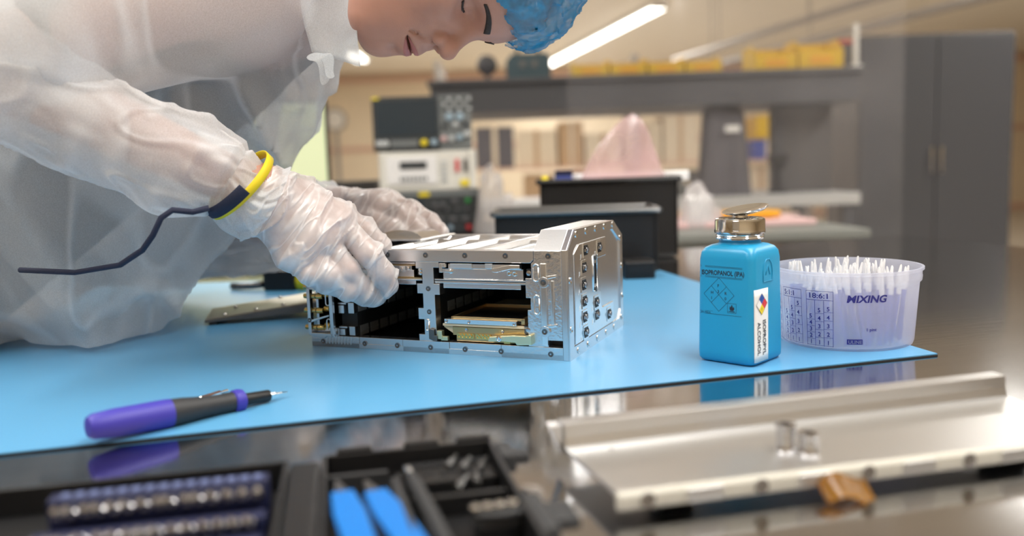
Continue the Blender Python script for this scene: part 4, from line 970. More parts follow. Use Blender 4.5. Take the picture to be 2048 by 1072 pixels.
for i, c_ in enumerate(('red', 'panel_dark', 'red', 'panel_dark')): MB().box((w_*(.62+.18*(i % 2)), -.007, h*(.62-.16*(i//2))), (w_*(.70+.18*(i % 2)), 0, h*(.76-.16*(i//2)))).build('terminal', M[c_], t)
MB().box((w_*.72, -.008, .012), (w_*.92, 0, .030)).build('label_tag', M['yellow'], t)
t, w_, h = stack('oscilloscope', 'grey oscilloscope with dark screen on top of the instrument stack', 752, 948, .258, .422, mt_='instrument_grey')
MB().box((-w_, -.004, 0), (w_*.34, .001, h)).build('screen_bezel', M['instrument_dark'], t, bevel=.003)
MB().box((-w_*.92, -.006, h*.28), (w_*.30, -.003, h*.93)).build('screen', M['screen_dark'], t)
MB().box((-w_, -.005, h*.955), (-w_*.85, -.003, h*.995)).build('label_tag', M['yellow'], t)
for i in range(6):
    for j in range(3):
        x_, z_ = w_*(.46+.10*i), h*(.93-.09*j)
        MB().box((x_-.005, -.005, z_-.004), (x_+.005, 0, z_+.004)).build('button', M['knob_pale'] if (i+j) % 2 else M['instrument_dark'], t)
for x_, z_, r_, m_ in ((.55, .60, .012, 'knob_cyan'), (.76, .60, .012, 'knob_cyan'), (.67, .46, .009, 'knob_pale'), (.45, .44, .008, 'instrument_dark'), (.88, .46, .008, 'instrument_dark'), (.9, .28, .010, 'knob_pale'), (.75, .22, .010, 'knob_cyan'), (.58, .20, .009, 'knob_pale'), (.42, .2, .009, 'pink')): knob(t, w_*x_, h*z_, r_, m_)
for x_, m_ in ((-.88, 'knob_pale'), (-.76, 'knob_pale'), (.02, 'yellow'), (.22, 'knob_cyan')): knob(t, w_*x_, h*.14, .011, m_, .02)
MB().box((-w_*.66, -.005, h*.08), (-w_*.1, -.002, h*.2)).build('softkey_bar', M['instrument_grey'], t)
# lit monitor behind the gown
qa = P(664, 398, 2.5); qb = P(651, 204, 2.5)
t = thing('monitor', 'flat monitor with a pale green lit screen and black frame', 'monitor', (qa[0]-.25, 2.52, 0), .10)
MB().box((-.24, 0, .10), (.245, .022, .415)).build('frame', M['black'], t, bevel=.004)
MB().box((-.23, -.002, .115), (.235, .0, .405)).build('screen', M['screen_lit'], t)
MB().box((-.02, .03, .0), (.02, .05, .25)).build('stand_neck', M['black'], t); MB().box((-.10, -.03, 0), (.10, .12, .012)).build('stand_foot', M['black'], t, bevel=.003)
x0, x1, y, z0, z1 = at(676, 345, 762, 400, 3.0)
t = thing('equipment_box', 'low dark grey equipment box between monitor and instrument stack', 'box', ((x0+x1)/2, 3.0, 0)); MB().box((-.075, -.08, 0), (.075, .08, .17)).build('housing', M['panel_dark'], t, bevel=.004); MB().box((-.06, -.083, .05), (.06, -.08, .13)).build('front_panel', M['bench_dark'], t); MB().lathe([(.012, 0), (.010, .012)], 14, c=(.03, -.083, .07), ax=(0, -1, 0)).build('knob', M['red_box'], t)
t = thing('wall_clock', 'small round cream gauge on the cream wall above the dark box', 'gauge', P(671, 240, 12.0)); MB().lathe([(.17, 0), (.17, .05), (.14, .06)], 24, ax=(0, -1, 0)).build('rim', M['pipe'], t, smooth='auto'); MB().cyl((0, -.062, 0), (0, -.066, 0), .13, n=24).build('dial', M['white'], t); MB().box((-.03, .0, -2.5), (.03, .03, -.17)).build('post', M['pipe'], t)

# black bins on the work table behind the chassis
def open_bin(name, label, px0, px1, ztop, Z, dep, mats, rz=0., flare=.012):
    x0 = P(px0, 450, Z)[0]; x1 = P(px1, 450, Z)[0]; w_ = (x1-x0)/2
    y = P((px0+px1)/2, 450, Z)[1]
    t = thing(name, label, 'bin', ((x0+x1)/2, y+dep/2, MT+.0003), rz)
    m_ = MB(); o, i = w_, w_-.006; d = dep/2
    for s_ in (-1, 1):
        m_.pyz([(-d, .004), (d, .004), (d, ztop), (-d, ztop)], min(s_*o, s_*i), max(s_*o, s_*i)); m_.box((-i, min(s_*d, s_*(d-.006)), .004), (i, max(s_*d, s_*(d-.006)), ztop))
    m_.box((-o, -d, 0), (o, d, .004)); m_.build('bin_body', M[mats[0]], t, bevel=.003)
    r_ = MB(); pts = [(-o-.003, -d-.003), (o+.003, -d-.003), (o+.003, d+.003), (-o-.003, d+.003), (-o-.003, -d-.003)]
    for a, b in zip(pts, pts[1:]): r_.tube([(*a, ztop), (*b, ztop)], .0055, 8)
    r_.build('rim', M[mats[1]], t, smooth='auto'); return t
open_bin('storage_bin', 'tall black storage bin with pink bag in it behind the chassis', 1084, 1358, .160, 1.74, .14, ('black', 'black'), -.03)
lowbin = open_bin('storage_bin', 'low black storage bin with pale rim directly behind the chassis', 992, 1318, .110, 1.50, .16, ('black', 'clip'), -.03)
t = thing('cable_box', 'small black box beside the chassis end plate at the mat edge', 'box', (*(P(1277, 524, 1.44)[:2]), MT)); MB().box((-.028, -.03, .0), (.024, .03, .030)).build('housing', M['black'], t, bevel=.003); MB().box((-.02, -.032, .01), (.015, -.03, .022)).build('port', M['black'], t)
# pink bag and white foam in the bin
bc = P(1238, 355, 1.80)
t = thing('antistatic_bag', 'translucent pink plastic bag peaked in the tall black bin', 'bag', (bc[0], bc[1]+.005, .05))
def bagf(u, v):
    a = 2*PI*u; r = (1-v)**.62; n_ = float(vnoise(np.array([math.cos(a)*2.3, math.sin(a)*2.3, v*3.0])))
    tip = np.array([.032, 0, .245]); rx = .122*r*(1+.22*n_); ry = .036*r*(1+.25*n_)
    return (math.cos(a)*rx+tip[0]*v*v, math.sin(a)*ry, .03+.22*v+.02*n_*(1-v))
MB().grid(bagf, 40, 22).build('bag_film', M['bag'], t, smooth=True)
MB().cbox((-.005, 0, .090), (.15, .045, .05)).build('foam_insert', M['pink'], t, bevel=.012)
t = thing('foam_sheet', 'white foam sheet edge sticking out of the tall black bin', 'foam', (P(1225, 352, 1.86)[0]+.01, 1.86, .155)); MB().box((-.14, -.012, 0), (.155, .012, .022)).build('sheet', M['white_plastic'], t, bevel=.004)
t = thing('blue_box', 'small blue box beside the pink bag in the tall bin', 'box', (P(1128, 340, 1.80)[0], 1.83, .12)); MB().box((-.018, -.014, 0), (.018, .014, .062)).build('box_body', M['blue_box'], t, bevel=.003); MB().box((-.018, -.015, .055), (.018, .015, .066)).build('lid', M['navy'], t)
t = thing('marker_pen', 'yellow capped marker sticking out of the tall black bin', 'pen', (P(1078, 355, 1.74)[0]+.012, 1.76, .11)); MB().lathe([(.006, 0), (.006, .045)], 12).build('barrel', M['white_plastic'], t); MB().lathe([(.0075, .045), (.0075, .062), (.005, .066)], 12).build('cap', M['yellow'], t, smooth='auto')
# things on the side table
def crumple(name, label, px, py, Z, sx, sy, sz, mt_, cat='bag'):
    q = P(px, py, Z); t = thing(name, label, cat, (q[0], q[1], 0))
    def f(u, v):
        a = 2*PI*u; e = v*PI/2; n_ = float(vnoise(np.array([math.cos(a)*2.5*math.cos(e), math.sin(a)*2.5*math.cos(e), v*4.0+sx*90]))); k_ = 1+.35*n_*(1-v**4)
        return (sx*math.cos(a)*math.cos(e)*k_, sy*math.sin(a)*math.cos(e)*k_, sz*math.sin(e)*k_+.001)
    MB().grid(f, 32, 12).build('film', M[mt_], t, smooth=True); return t
crumple('plastic_bag', 'crumpled white plastic bag on the grey side table', 1396, 440, 2.52, .060, .05, .125, 'bag_white')
MB().cbox((0, 0, .05), (.07, .06, .09)).build('contents', M['white_plastic'], bpy.data.objects['plastic_bag'], bevel=.01)
crumple('plastic_bag', 'crumpled clear plastic bag beside the white generator', 985, 440, 2.55, .055, .06, .20, 'bag_white')
t = thing('foam_slab', 'thin pale pink foam slab lying on the grey side table', 'foam', (.70, 2.62, 0), .03); MB().box((-.26, -.14, .0), (.20, .12, .016)).build('slab', M['pink'], t, bevel=.004)
q = P(1500, 417, 2.56); t = thing('hand_tool', 'orange handled tool lying on the pink foam slab', 'hand tool', (q[0], 2.56, .0165), .02); MB().lathe([(.006, -.09), (.014, -.085), (.012, 0), (.014, .06), (.010, .09)], 14, c=(0, 0, .014), ax=(1, 0, 0)).build('handle', M['orange'], t, smooth='auto'); MB().cyl((.09, 0, .014), (.15, 0, .014), .004, n=8).build('shaft', M['chrome'], t)
# clutter behind, seen between bench top and shelf
def crate(name, label, px0, py0, px1, py1, Z, mt_, dep=.3, cat='box', extra=None, floor=True):
    x0, x1, y, z0, z1 = at(px0, py0, px1, py1, Z); t = thing(name, label, cat, ((x0+x1)/2, y, z0)); w_ = (x1-x0)/2
    MB().box((-w_, 0, 0), (w_, dep, z1-z0)).build('box_body', M[mt_], t, bevel=.006); MB().box((-w_*.15, -.003, 0), (w_*.15, 0, z1-z0)).build('tape_seam', M[extra or mt_], t); return t
rk = thing('storage_rack', 'tall open metal storage rack full of cartons behind the far bench', 'rack', (1.35, 7.0, FL))
for a in (-1.9, -.3, 1.3):
    for b in (0, .5): MB().box((a-.025, b-.025, 0), (a+.025, b+.025, 2.0)).build('post', M['pipe'], rk)
for z in (.25, .80, 1.12, 1.62): MB().box((-1.95, -.02, z-.02), (1.35, .52, z)).build('shelf_board', M['wall_trim'], rk)
def rackbox(px0, px1, zl, h, mt_, label, name='carton'):
    x0 = P(px0, 300, 7.02)[0]; x1 = P(px1, 300, 7.02)[0]; t = thing(name, label, 'box', ((x0+x1)/2, 7.04, FL+zl), 0); w_ = (x1-x0)/2
    MB().box((-w_, 0, 0), (w_, .4, h)).build('box_body', M[mt_], t, bevel=.006)
    MB().box((-w_*.12, -.003, 0), (w_*.12, 0, h)).build('tape_seam', M['cream_box'] if mt_ != 'cream_box' else M['carton'], t); return t
rackbox(952, 1028, 1.12, .34, 'dark_cloth', 'grey lidded box on the storage rack beside the oscilloscope')
rackbox(1034, 1112, 1.12, .30, 'cream_box', 'large cream carton on the storage rack next to the grey box')
rackbox(1118, 1166, 1.12, .36, 'carton', 'tall brown carton on the storage rack')
rackbox(1170, 1240, 1.12, .26, 'cream_box', 'squat cream carton behind the pink bag')
rackbox(1250, 1322, 1.12, .33, 'cream_box', 'cream carton with a brown seam behind the pink bag peak')
rackbox(1326, 1394, 1.12, .38, 'cream_box', 'tall cream carton beside the dark covered machine')
rackbox(1046, 1130, .80, .26, 'carton', 'wide brown carton on the lower rack shelf')
rackbox(1150, 1172, .80, .28, 'red_box', 'narrow red box on the lower rack shelf')
rackbox(1180, 1330, .80, .25, 'cream_box', 'very wide cream carton on the lower rack shelf')
rackbox(1342, 1398, .80, .25, 'panel_dark', 'dark box on the lower rack shelf')
rackbox(1480, 1560, .80, .26, 'cream_box', 'cream carton on the lower rack shelf past the covered machine')
rackbox(1504, 1562, 1.12, .16, 'blue_box', 'blue violet plastic tub on the storage rack', 'tub')
rackbox(1510, 1566, 1.29, .19, 'yellow_bin', 'yellow box stacked on the blue violet tub')
rackbox(1576, 1640, 1.12, .28, 'cream_box', 'cream carton past the blue violet tub')
# covered machine on the far bench
cq = P(1440, 400, 4.2); t = thing('covered_machine', 'machine under a draped dark grey cover on the far bench', 'covered machine', (cq[0], 4.15, .03))
def covf(u, v):
    a = 2*PI*u; sq = 1/max(abs(math.cos(a)), abs(math.sin(a))); rr = (.085+.03*(1-v)+.008*math.sin(a*9)*(1-v))*min(sq, 1.25); 
    if v > .9: rr *= max(0.0, (1-v)/.1)
    return (rr*math.cos(a), rr*math.sin(a)*.9, .41*min(v/.9, 1)+.012*math.sin(a*2)*v)
MB().grid(covf, 72, 20).build('dust_cover', M['dark_cloth'], t, smooth=True); MB().box((-.06, -.05, 0), (.06, .05, .02)).build('machine_foot', M['black'], t)
MB().box((-.02, -.13, .3), (.05, -.128, .33)).build('tag', M['white'], t)
q = P(1555, 395, 4.2); t = thing('desk_stand', 'small black stand with round foot on the far bench', 'stand', (q[0], 4.2, .03)); MB().lathe([(.05, 0), (.05, .01), (.01, .016), (.008, .11), (.03, .115), (.03, .15)], 18).build('stand_body', M['black'], t, smooth='auto'); MB().box((-.05, -.01, .15), (.05, .01, .19)).build('head', M['black'], t, bevel=.004)
q = P(1392, 395, 4.1); t = thing('soldering_station', 'grey soldering station on the far bench behind the white bag', 'instrument', (q[0]-.09, 4.2, .03)); MB().pxz([(-.09, 0), (.09, 0), (.08, .05), (-.06, .08)], -.06, .06).build('housing', M['bench_grey'], t, bevel=.005); MB().lathe([(.014, 0), (.012, .012)], 14, c=(.02, -.061, .03), ax=(0, -1, 0)).build('knob', M['black'], t)
# tall cabinet beyond the far bench end
x0 = P(1722, 300, 5.2)[0]
t = thing('storage_cabinet', 'tall dark grey storage cabinet past the end of the far bench', 'cabinet', (x0+.48, 5.3, FL))
MB().box((-.48, 0, .05), (.48, .5, 1.85)).build('cabinet_body', M['panel_dark'], t, bevel=.005)
for s_ in (0, 1):
    d_ = MB().box((-.47+.475*s_, -.018, .07), (-.475+.475*(s_+1)-.0, 0, 1.83)).build('door', M['bench_dark'], t, bevel=.003)
    MB().cyl(((-.03 if s_ == 0 else .03), -.035, 1.0), ((-.03 if s_ == 0 else .03), -.035, 1.16), .008, n=10).build('handle', M['chrome'], d_)
MB().box((-.46, .02, 0), (.46, .48, .05)).build('plinth', M['black'], t)
# clear curtain in front of the far bench, hung from a rail
t = thing('plastic_curtain', 'clear wavy plastic curtain hanging in front of the far bench', 'curtain', (.85, 3.45, -.85))
def curf(u, v):
    x = -.62+1.35*u; n_ = float(vnoise(np.array([x*5.0, v*2.2, 3.1]))); n2 = float(vnoise(np.array([x*13.0+v*2, v*1.5, 9.1])))
    return (x+.02*n_, .05*math.sin(x*14+1.3*v)+.05*n_+.018*n2, 2.9*v)
MB().grid(curf, 90, 40).build('curtain_sheet', M['curtain'], t, smooth=True)
MB().cyl((-.75, 0, 2.905), (.85, 0, 2.905), .014, n=10).build('rail', M['pipe'], t)
for a in (-.7, .8): MB().cyl((a, 0, 2.905), (a, 0, CEIL+.85), .007, n=8).build('rail_hanger', M['pipe'], t)

# ================================================================== the person leaning over the chassis
A3 = lambda *a: np.array(a, np.float32)
pe = thing('person', 'person in white gown, blue hair net and gloves leaning over the chassis', 'person', (-.80, 1.02, FL))
SR = P(430, -50, .885); ER = P(-10, 135, .77); STR = P(466, 362, .82); WR = P(532, 396, .838)
SL = P(520, -20, 1.26); EL = P(330, 465, 1.30); WL = P(668, 428, 1.16)
CHEST = P(385, 70, 1.06); HIP = A3(-.80, 1.02, .05); NECK = P(585, 10, .99)
HN = P(951, 70.5, .872)                       # bridge of the nose
psi = math.radians(8)
Uh = .985*CR+.174*CU; Fh = math.cos(psi)*(.174*CR-.985*CU)-math.sin(psi)*_fw
Uh = Uh/np.linalg.norm(Uh); Fh = Fh-Uh*(Fh@Uh); Fh /= np.linalg.norm(Fh); Xh = np.cross(Fh, Uh)
HM = np.stack([Xh, Fh, Uh]).astype(np.float32)   # rows: right side, forward, up (head)
def hl(p): return (p-HN.astype(np.float32))@HM.T*1000.0
def hw(x, y, z): return HN+(Xh*x+Fh*y+Uh*z)/1000
NB_loc = hl(NECK.astype(np.float32))
def head_sdf(p):
    q = hl(p); a = np.abs(q[..., 0]); s = np.stack([a, q[..., 1], q[..., 2]], -1)
    d = ell(q, (0, -92, 38), (75, 96, 86))
    d = smin(d, ell(q, (0, -32, 18), (56, 32, 40)), 22)
    d = smin(d, ell(q, (0, -48, -42), (57, 46, 62)), 22)
    d = smin(d, ell(q, (0, -48, -86), (47, 46, 34)), 22)
    d = smin(d, cap(s, (50, -88, -70), (26, -28, -104), 15, 16), 26)          # jaw line
    d = smin(d, ell(q, (0, -19, -103), (21, 17, 14)), 14)          # chin
    d = smin(d, ell(s, (43, -30, -30), (20, 20, 17)), 22)           # cheek bone
    d = smin(d, ell(q, (0, -22, -62), (32, 26, 27)), 16)            # muzzle
    d = smin(d, cap(s, (8, -8, 13), (42, -20, 13), 8, 7), 12)       # brow ridge
    d = smax(d, -ell(s, (32, -3, -3), (18, 17, 12)), 14)             # eye socket
    d = smin(d, ell(s, (32, -30, -4), (15, 14, 13)), 4)             # lid over eyeball
    d = smax(d, -cap(s, (20, -16, -7), (44, -23, -6), 1.2), 2.0)      # lid slit
    d = smin(d, cap(q, (0, -7, 0), (0, 10, -30), 6.5, 8.5), 9)      # nose bridge to tip
    d = smin(d, ell(q, (0, 11, -31), (10, 10, 9)), 5)
    d = smin(d, ell(s, (12, 0, -37), (8, 10, 8)), 5)                # wing of the nose
    d = smax(d, -ell(s, (6.5, 4, -42), (3.0, 6.5, 3.6)), 1.5)       # nostril
    d = smin(d, ell(q, (0, -6, -62), (22, 14, 5.6)), 4)             # lips
    d = smin(d, ell(q, (0, -7, -75), (19, 14, 6.2)), 4)
    d = smax(d, -ell(q, (0, -4, -68.4), (27, 13.5, 1.5)), 2.0)
    d = smax(d, -ell(q, (0, 10, -86), (16, 14, 5)), 6)              # fold under the lip
    d = smax(d, -cap(s, (12, 1, -47), (27, -6, -63), 1.3), 5)
    d = smin(d, ell(s, (76, -96, -22), (9, 17, 29)), 5)
    d = smax(d, -ell(s, (84, -92, -22), (6, 10, 18)), 4)
    d = smin(d, cap(q, (0, -104, -60), (float(NB_loc[0]), float(NB_loc[1]), float(NB_loc[2])), 56, 62), 22)
    return d/1000
hv, hq = surfnet(head_sdf, np.minimum(HN-.21, NECK-.09), np.maximum(HN+.21, NECK+.09), .0026)

# hands --------------------------------------------------------------
def chain(p, pts, rs, d=None, k=.006):
    for (a, b), (r0, r1) in zip(zip(pts, pts[1:]), zip(rs, rs[1:])):
        c = cap(p, a, b, r0, r1); d = c if d is None else smin(d, c, k)
    return d
RH = dict(wrist=P(528, 392, .838), i0=P(672, 440, .868), m0=P(642, 474, .852), r0=P(612, 496, .845), p0=P(586, 508, .842),
          i1=P(738, 507, .866), i2=P(767, 547, .876), i3=P(777, 571, .884),
          m1=P(693, 541, .858), m2=P(722, 577, .874), m3=P(747, 590, .888),
          r1=P(655, 550, .846), r2=P(692, 577, .864), r3=P(718, 587, .882),
          p1=P(618, 546, .842), p2=P(650, 566, .857), p3=P(678, 577, .872),
          t0=P(604, 398, .868), t1=P(676, 432, .895), t2=P(728, 468, .904), t3=P(762, 492, .905))
def hand_r(p, o=0.0):
    H = RH
    d = cap(p, STR+(STR-WR)*.4, H['wrist'], .0235, .0265)
    for kx, r in (('i0', .017), ('m0', .0175), ('r0', .0165), ('p0', .0145)): d = smin(d, cap(p, H['wrist'], H[kx], .022, r), .016)
    d = smin(d, cap(p, H['i0'], H['p0'], .015, .013), .014)
    d = smin(d, cap(p, H['t0'], H['m0'], .018, .014), .016)
    fi = chain(p, [H['i0'], H['i1'], H['i2'], H['i3']], [.0125, .0108, .0100, .0092]); d = smin(d, fi, .003)
    fm = chain(p, [H['m0'], H['m1'], H['m2'], H['m3']], [.0126, .0108, .0100, .0092]); d = smin(d, fm, .0015)
    fr_ = chain(p, [H['r0'], H['r1'], H['r2'], H['r3']], [.012, .0106, .0098, .0088]); d = smin(d, fr_, .003)
    fp = chain(p, [H['p0'], H['p1'], H['p2'], H['p3']], [.011, .0096, .0088, .008]); d = smin(d, fp, .003)
    th = chain(p, [H['wrist']*.5+H['t0']*.5, H['t0'], H['t1'], H['t2'], H['t3']], [.018, .017, .0138, .0122, .0104]); d = smin(d, th, .008)
    return d-o
axr = (RH['m0']-RH['wrist']); axr /= np.linalg.norm(axr); axr = axr.astype(np.float32)
def wrinkle(p, ax, c0, f, amp):
    t = (p-np.asarray(c0, np.float32))@ax
    n_ = vnoise(p*26.0); w_ = 1-np.abs(vnoise(np.stack([t*f+n_*.55, (p[..., 0]+p[..., 2])*5, p[..., 1]*5], -1))); w3 = 1-np.abs(vnoise(np.stack([t*f*1.9+n_*.8+7, (p[..., 0]-p[..., 2])*14, p[..., 1]*14], -1)))
    return -amp*np.clip((w_-.80)/.20, 0, 1)**1.2-.45*amp*np.clip((w3-.82)/.18, 0, 1)
def glove_r(p):
    return hand_r(p, .0016)+wrinkle(p, axr, RH['wrist'], 34, .0040)
lo = np.min(list(RH.values()), 0)-.05; hi = np.max(list(RH.values()), 0)+.05
gv, gq = surfnet(glove_r, lo, hi, .0016)
cut = (gv-P(520, 392, .838))@axr
gv, gq = keep(gv, gq, cut > -.004+.002*np.sin(gv[:, 2]*300))
rv, rq = surfnet(lambda p: hand_r(p), lo, hi, .0026)

LH = dict(wrist=P(668, 424, 1.15), i0=P(752, 418, 1.10), m0=P(768, 412, 1.115), r0=P(778, 412, 1.135), p0=P(775, 420, 1.155),
          i1=P(800, 432, 1.085), i2=P(826, 452, 1.078), i3=P(838, 462, 1.075),
          m1=P(822, 424, 1.10), m2=P(858, 446, 1.095), m3=P(880, 466, 1.09),
          r1=P(826, 426, 1.125), r2=P(856, 448, 1.12), r3=P(874, 466, 1.118), p1=P(814, 432, 1.15), p2=P(838, 450, 1.148), p3=P(852, 466, 1.146),
          t0=P(722, 436, 1.10), t1=P(752, 452, 1.075), t2=P(780, 460, 1.07), t3=P(800, 466, 1.068))
def hand_l(p, o=0.0):
    H = LH
    d = cap(p, P(610, 440, 1.19), H['wrist'], .031, .0285)
    for kx, r in (('i0', .018), ('m0', .0185), ('r0', .0165), ('p0', .0145)): d = smin(d, cap(p, H['wrist'], H[kx], .024, r), .016)
    d = smin(d, cap(p, H['i0'], H['p0'], .016, .013), .014)
    for c_, rr, kk in ((('i0', 'i1', 'i2', 'i3'), [.0145, .013, .0118, .0105], .006), (('m0', 'm1', 'm2', 'm3'), [.0145, .013, .0118, .0105], .005), (('r0', 'r1', 'r2', 'r3'), [.013, .012, .011, .010], .005), (('p0', 'p1', 'p2', 'p3'), [.012, .0105, .0098, .009], .005), (('t0', 't1', 't2', 't3'), [.018, .014, .0125, .0105], .007)):
        d = smin(d, chain(p, [H[q] for q in c_], rr), kk)
    return d-o
axl = (LH['m0']-LH['wrist']); axl /= np.linalg.norm(axl); axl = axl.astype(np.float32)
def glove_l(p): return hand_l(p, .0016)+wrinkle(p, axl, LH['wrist'], 40, .003)
lo2 = np.min(list(LH.values()), 0)-.05; hi2 = np.max(list(LH.values()), 0)+.05
lv_, lq_ = surfnet(glove_l, lo2, hi2, .0024)
lv_, lq_ = keep(lv_, lq_, (lv_-P(655, 426, 1.155))@axl > -.005)
lhv, lhq = surfnet(lambda p: hand_l(p), lo2, hi2, .003)

# trunk, arms, legs under the clothes ----------------------------------
def trunk(p, o=0.0):
    q = p*A3(1, .80, 1)
    S = A3(1, .80, 1)
    d = cap(q, CHEST*S, HIP*S, .105, .105)
    d = smin(d, cap(p, SR+(0, .03, 0), SL+(0, -.03, 0), .062, .062), .05)
    d = smin(d, cap(p, NECK, CHEST, .058, .09), .05)
    return d-o
def arms(p):
    d = cap(p, SR, ER, .050, .038); d = smin(d, cap(p, ER, STR, .036, .024), .02)
    e = cap(p, SL, EL, .050, .042); e = smin(e, cap(p, EL, WL, .041, .031), .02)
    return np.minimum(d, e)
def legs(p, o=0.0):
    d = cap(p, HIP+(-.02, -.09, -.02), (-.84, .93, FL+.50), .095, .062); d = smin(d, cap(p, (-.84, .93, FL+.50), (-.88, .93, FL+.09), .060, .042), .03)
    e = cap(p, HIP+(-.02, .09, -.02), (-.84, 1.12, FL+.50), .095, .062); e = smin(e, cap(p, (-.84, 1.12, FL+.50), (-.88, 1.12, FL+.09), .060, .042), .03)
    return np.minimum(d, e)-o
def body_sdf(p): return np.minimum(smin(smin(trunk(p), arms(p), .04), legs(p), .05), 9)
bv, bq = surfnet(body_sdf, (-1.0, .68, FL+.05), (-.12, 1.45, .62), .011)
body = adopt(npmesh('body', [(hv, hq, 0), (rv, rq, 0), (lhv, lhq, 0), (bv, bq, 0)], [M['skin']], None, 2), pe)
adopt(npmesh('glove', [(gv, gq, 0)], [M['glove']], None, 1), pe)['label'] = 'wrinkled white glove on the hand pinching the card'
adopt(npmesh('glove', [(lv_, lq_, 0)], [M['glove']], None, 1), pe)['label'] = 'white glove on the far hand'
# shirt and trousers
def shirt(p):
    d = trunk(p, .012); d = smin(d, cap(p, SR, SR+(ER-SR)*.62, .066, .062), .03); d = smin(d, cap(p, SL, SL+(EL-SL)*.6, .066, .06), .03)
    return smax(d, -(((p-NECK.astype(np.float32))@((HN-NECK)/np.linalg.norm(HN-NECK)).astype(np.float32))*-1+.02), .004)
tv, tq = surfnet(lambda p: smin(trunk(p, .012), np.minimum(cap(p, SR, SR+(ER-SR)*.62, .066, .062), cap(p, SL, SL+(EL-SL)*.6, .066, .06)), .03), (-.98, .70, -.08), (-.12, 1.45, .62), .010)
nd = ((HN-NECK)/np.linalg.norm(HN-NECK))
tv, tq = keep(tv, tq, ((tv-NECK)@nd < .005))
adopt(npmesh('shirt', [(tv, tq, 0)], [M['shirt']], None, 1), pe)
jv, jq = surfnet(lambda p: legs(p, .014), (-1.02, .76, FL+.07), (-.70, 1.28, .05), .012)
adopt(npmesh('trousers', [(jv, jq, 0)], [M['trousers']], None, 1), pe)
for y_ in (.93, 1.12):
    s_ = MB(); s_.add([(x-.88, y_+yy, FL+z) for x, yy, z in [(-.07, -.04, 0), (.19, -.045, 0), (.22, 0, 0), (.19, .045, 0), (-.07, .04, 0), (-.07, -.035, .09), (.06, -.04, .09), (.17, -.02, .04), (.17, .02, .04), (.06, .04, .09), (-.07, .035, .09)]],
        [(0, 4, 3, 2, 1), (0, 1, 6, 5), (1, 2, 7, 6), (2, 3, 8, 7), (3, 4, 10, 9), (3, 9, 8), (4, 0, 5, 10), (5, 6, 9, 10), (6, 7, 8, 9)]); adopt(s_.build('shoe', M['shoe'], None, bevel=.012, seg=3), pe)

# gown -------------------------------------------------------------------
DR0 = P(440, 170, 1.03); DR1 = P(170, 555, 1.03)
gax = ((HIP-CHEST)/np.linalg.norm(HIP-CHEST)).astype(np.float32)
tmv = A3(TM[0], TM[1], 0); tnv = A3(TN[0], TN[1], 0)
def gown_sdf(p):
    S = A3(1, .90, 1); q = p*S
    d = cap(q, CHEST*S, HIP*S, .138, .155)
    d = smin(d, cap(q, DR0*S, DR1*S, .098, .086), .05)
    d = smin(d, cap(p, NECK+(-.045, -.01, .0), CHEST, .096, .13), .04)
    d = smin(d, cap(q, (HIP+(-.03, 0, 0))*S, (HIP+(-.06, 0, -.55))*S, .175, .20), .05)
    sl = cap(p, SL, EL, .085, .085); d = smin(d, sl, .02)
    # folds running down the gown
    u = p[..., 1]*9; v = (p@gax)
    nn = vnoise(p*5)*.35; xs = p[..., 0]+p[..., 2]*.35
    fo = 1-np.abs(vnoise(np.stack([xs*9+nn, u*.8, p[..., 2]*1.3], -1))); f2 = 1-np.abs(vnoise(np.stack([xs*19+nn*2, p[..., 1]*14, p[..., 2]*2.6+5], -1)))
    d = d-.026*np.clip((fo-.6)/.4, 0, 1)**1.5-.010*np.clip((f2-.7)/.3, 0, 1)
    arm = cap(p, SR+(.01, 0, -.005), P(120, 62, .79), .092, .072)
    arm = smin(arm, cap(p, P(120, 62, .79), ER+(-.012, 0, .004), .072, .068), .02)
    w2 = ridge(np.stack([p[..., 0]*9, p[..., 1]*9, p[..., 2]*11+3], -1))
    d = smin(d, arm-.010*np.clip(w2-.3, 0, 1), .004)
    return d
def gown_cut(p):
    d = gown_sdf(p)
    m_ = p@tmv; b = np.maximum(np.maximum(-.43-m_, p[..., 2]-.006), -1.2-p[..., 2])
    return smax(d, -b, .006)
wv, wq = surfnet(gown_cut, (-1.08, .62, -.62), (-.10, 1.52, .66), .0075)
hd = (wv-NECK)@nd
wv, wq = keep(wv, wq, wv[:, 2] > -.60)
gw = adopt(npmesh('gown', [(wv, wq, 0)], [M['gown']], None, 1), pe)
def sub(o, par):
    o.parent = par; o.matrix_parent_inverse = Matrix.Identity(4); o.matrix_local = Matrix.Identity(4); return o
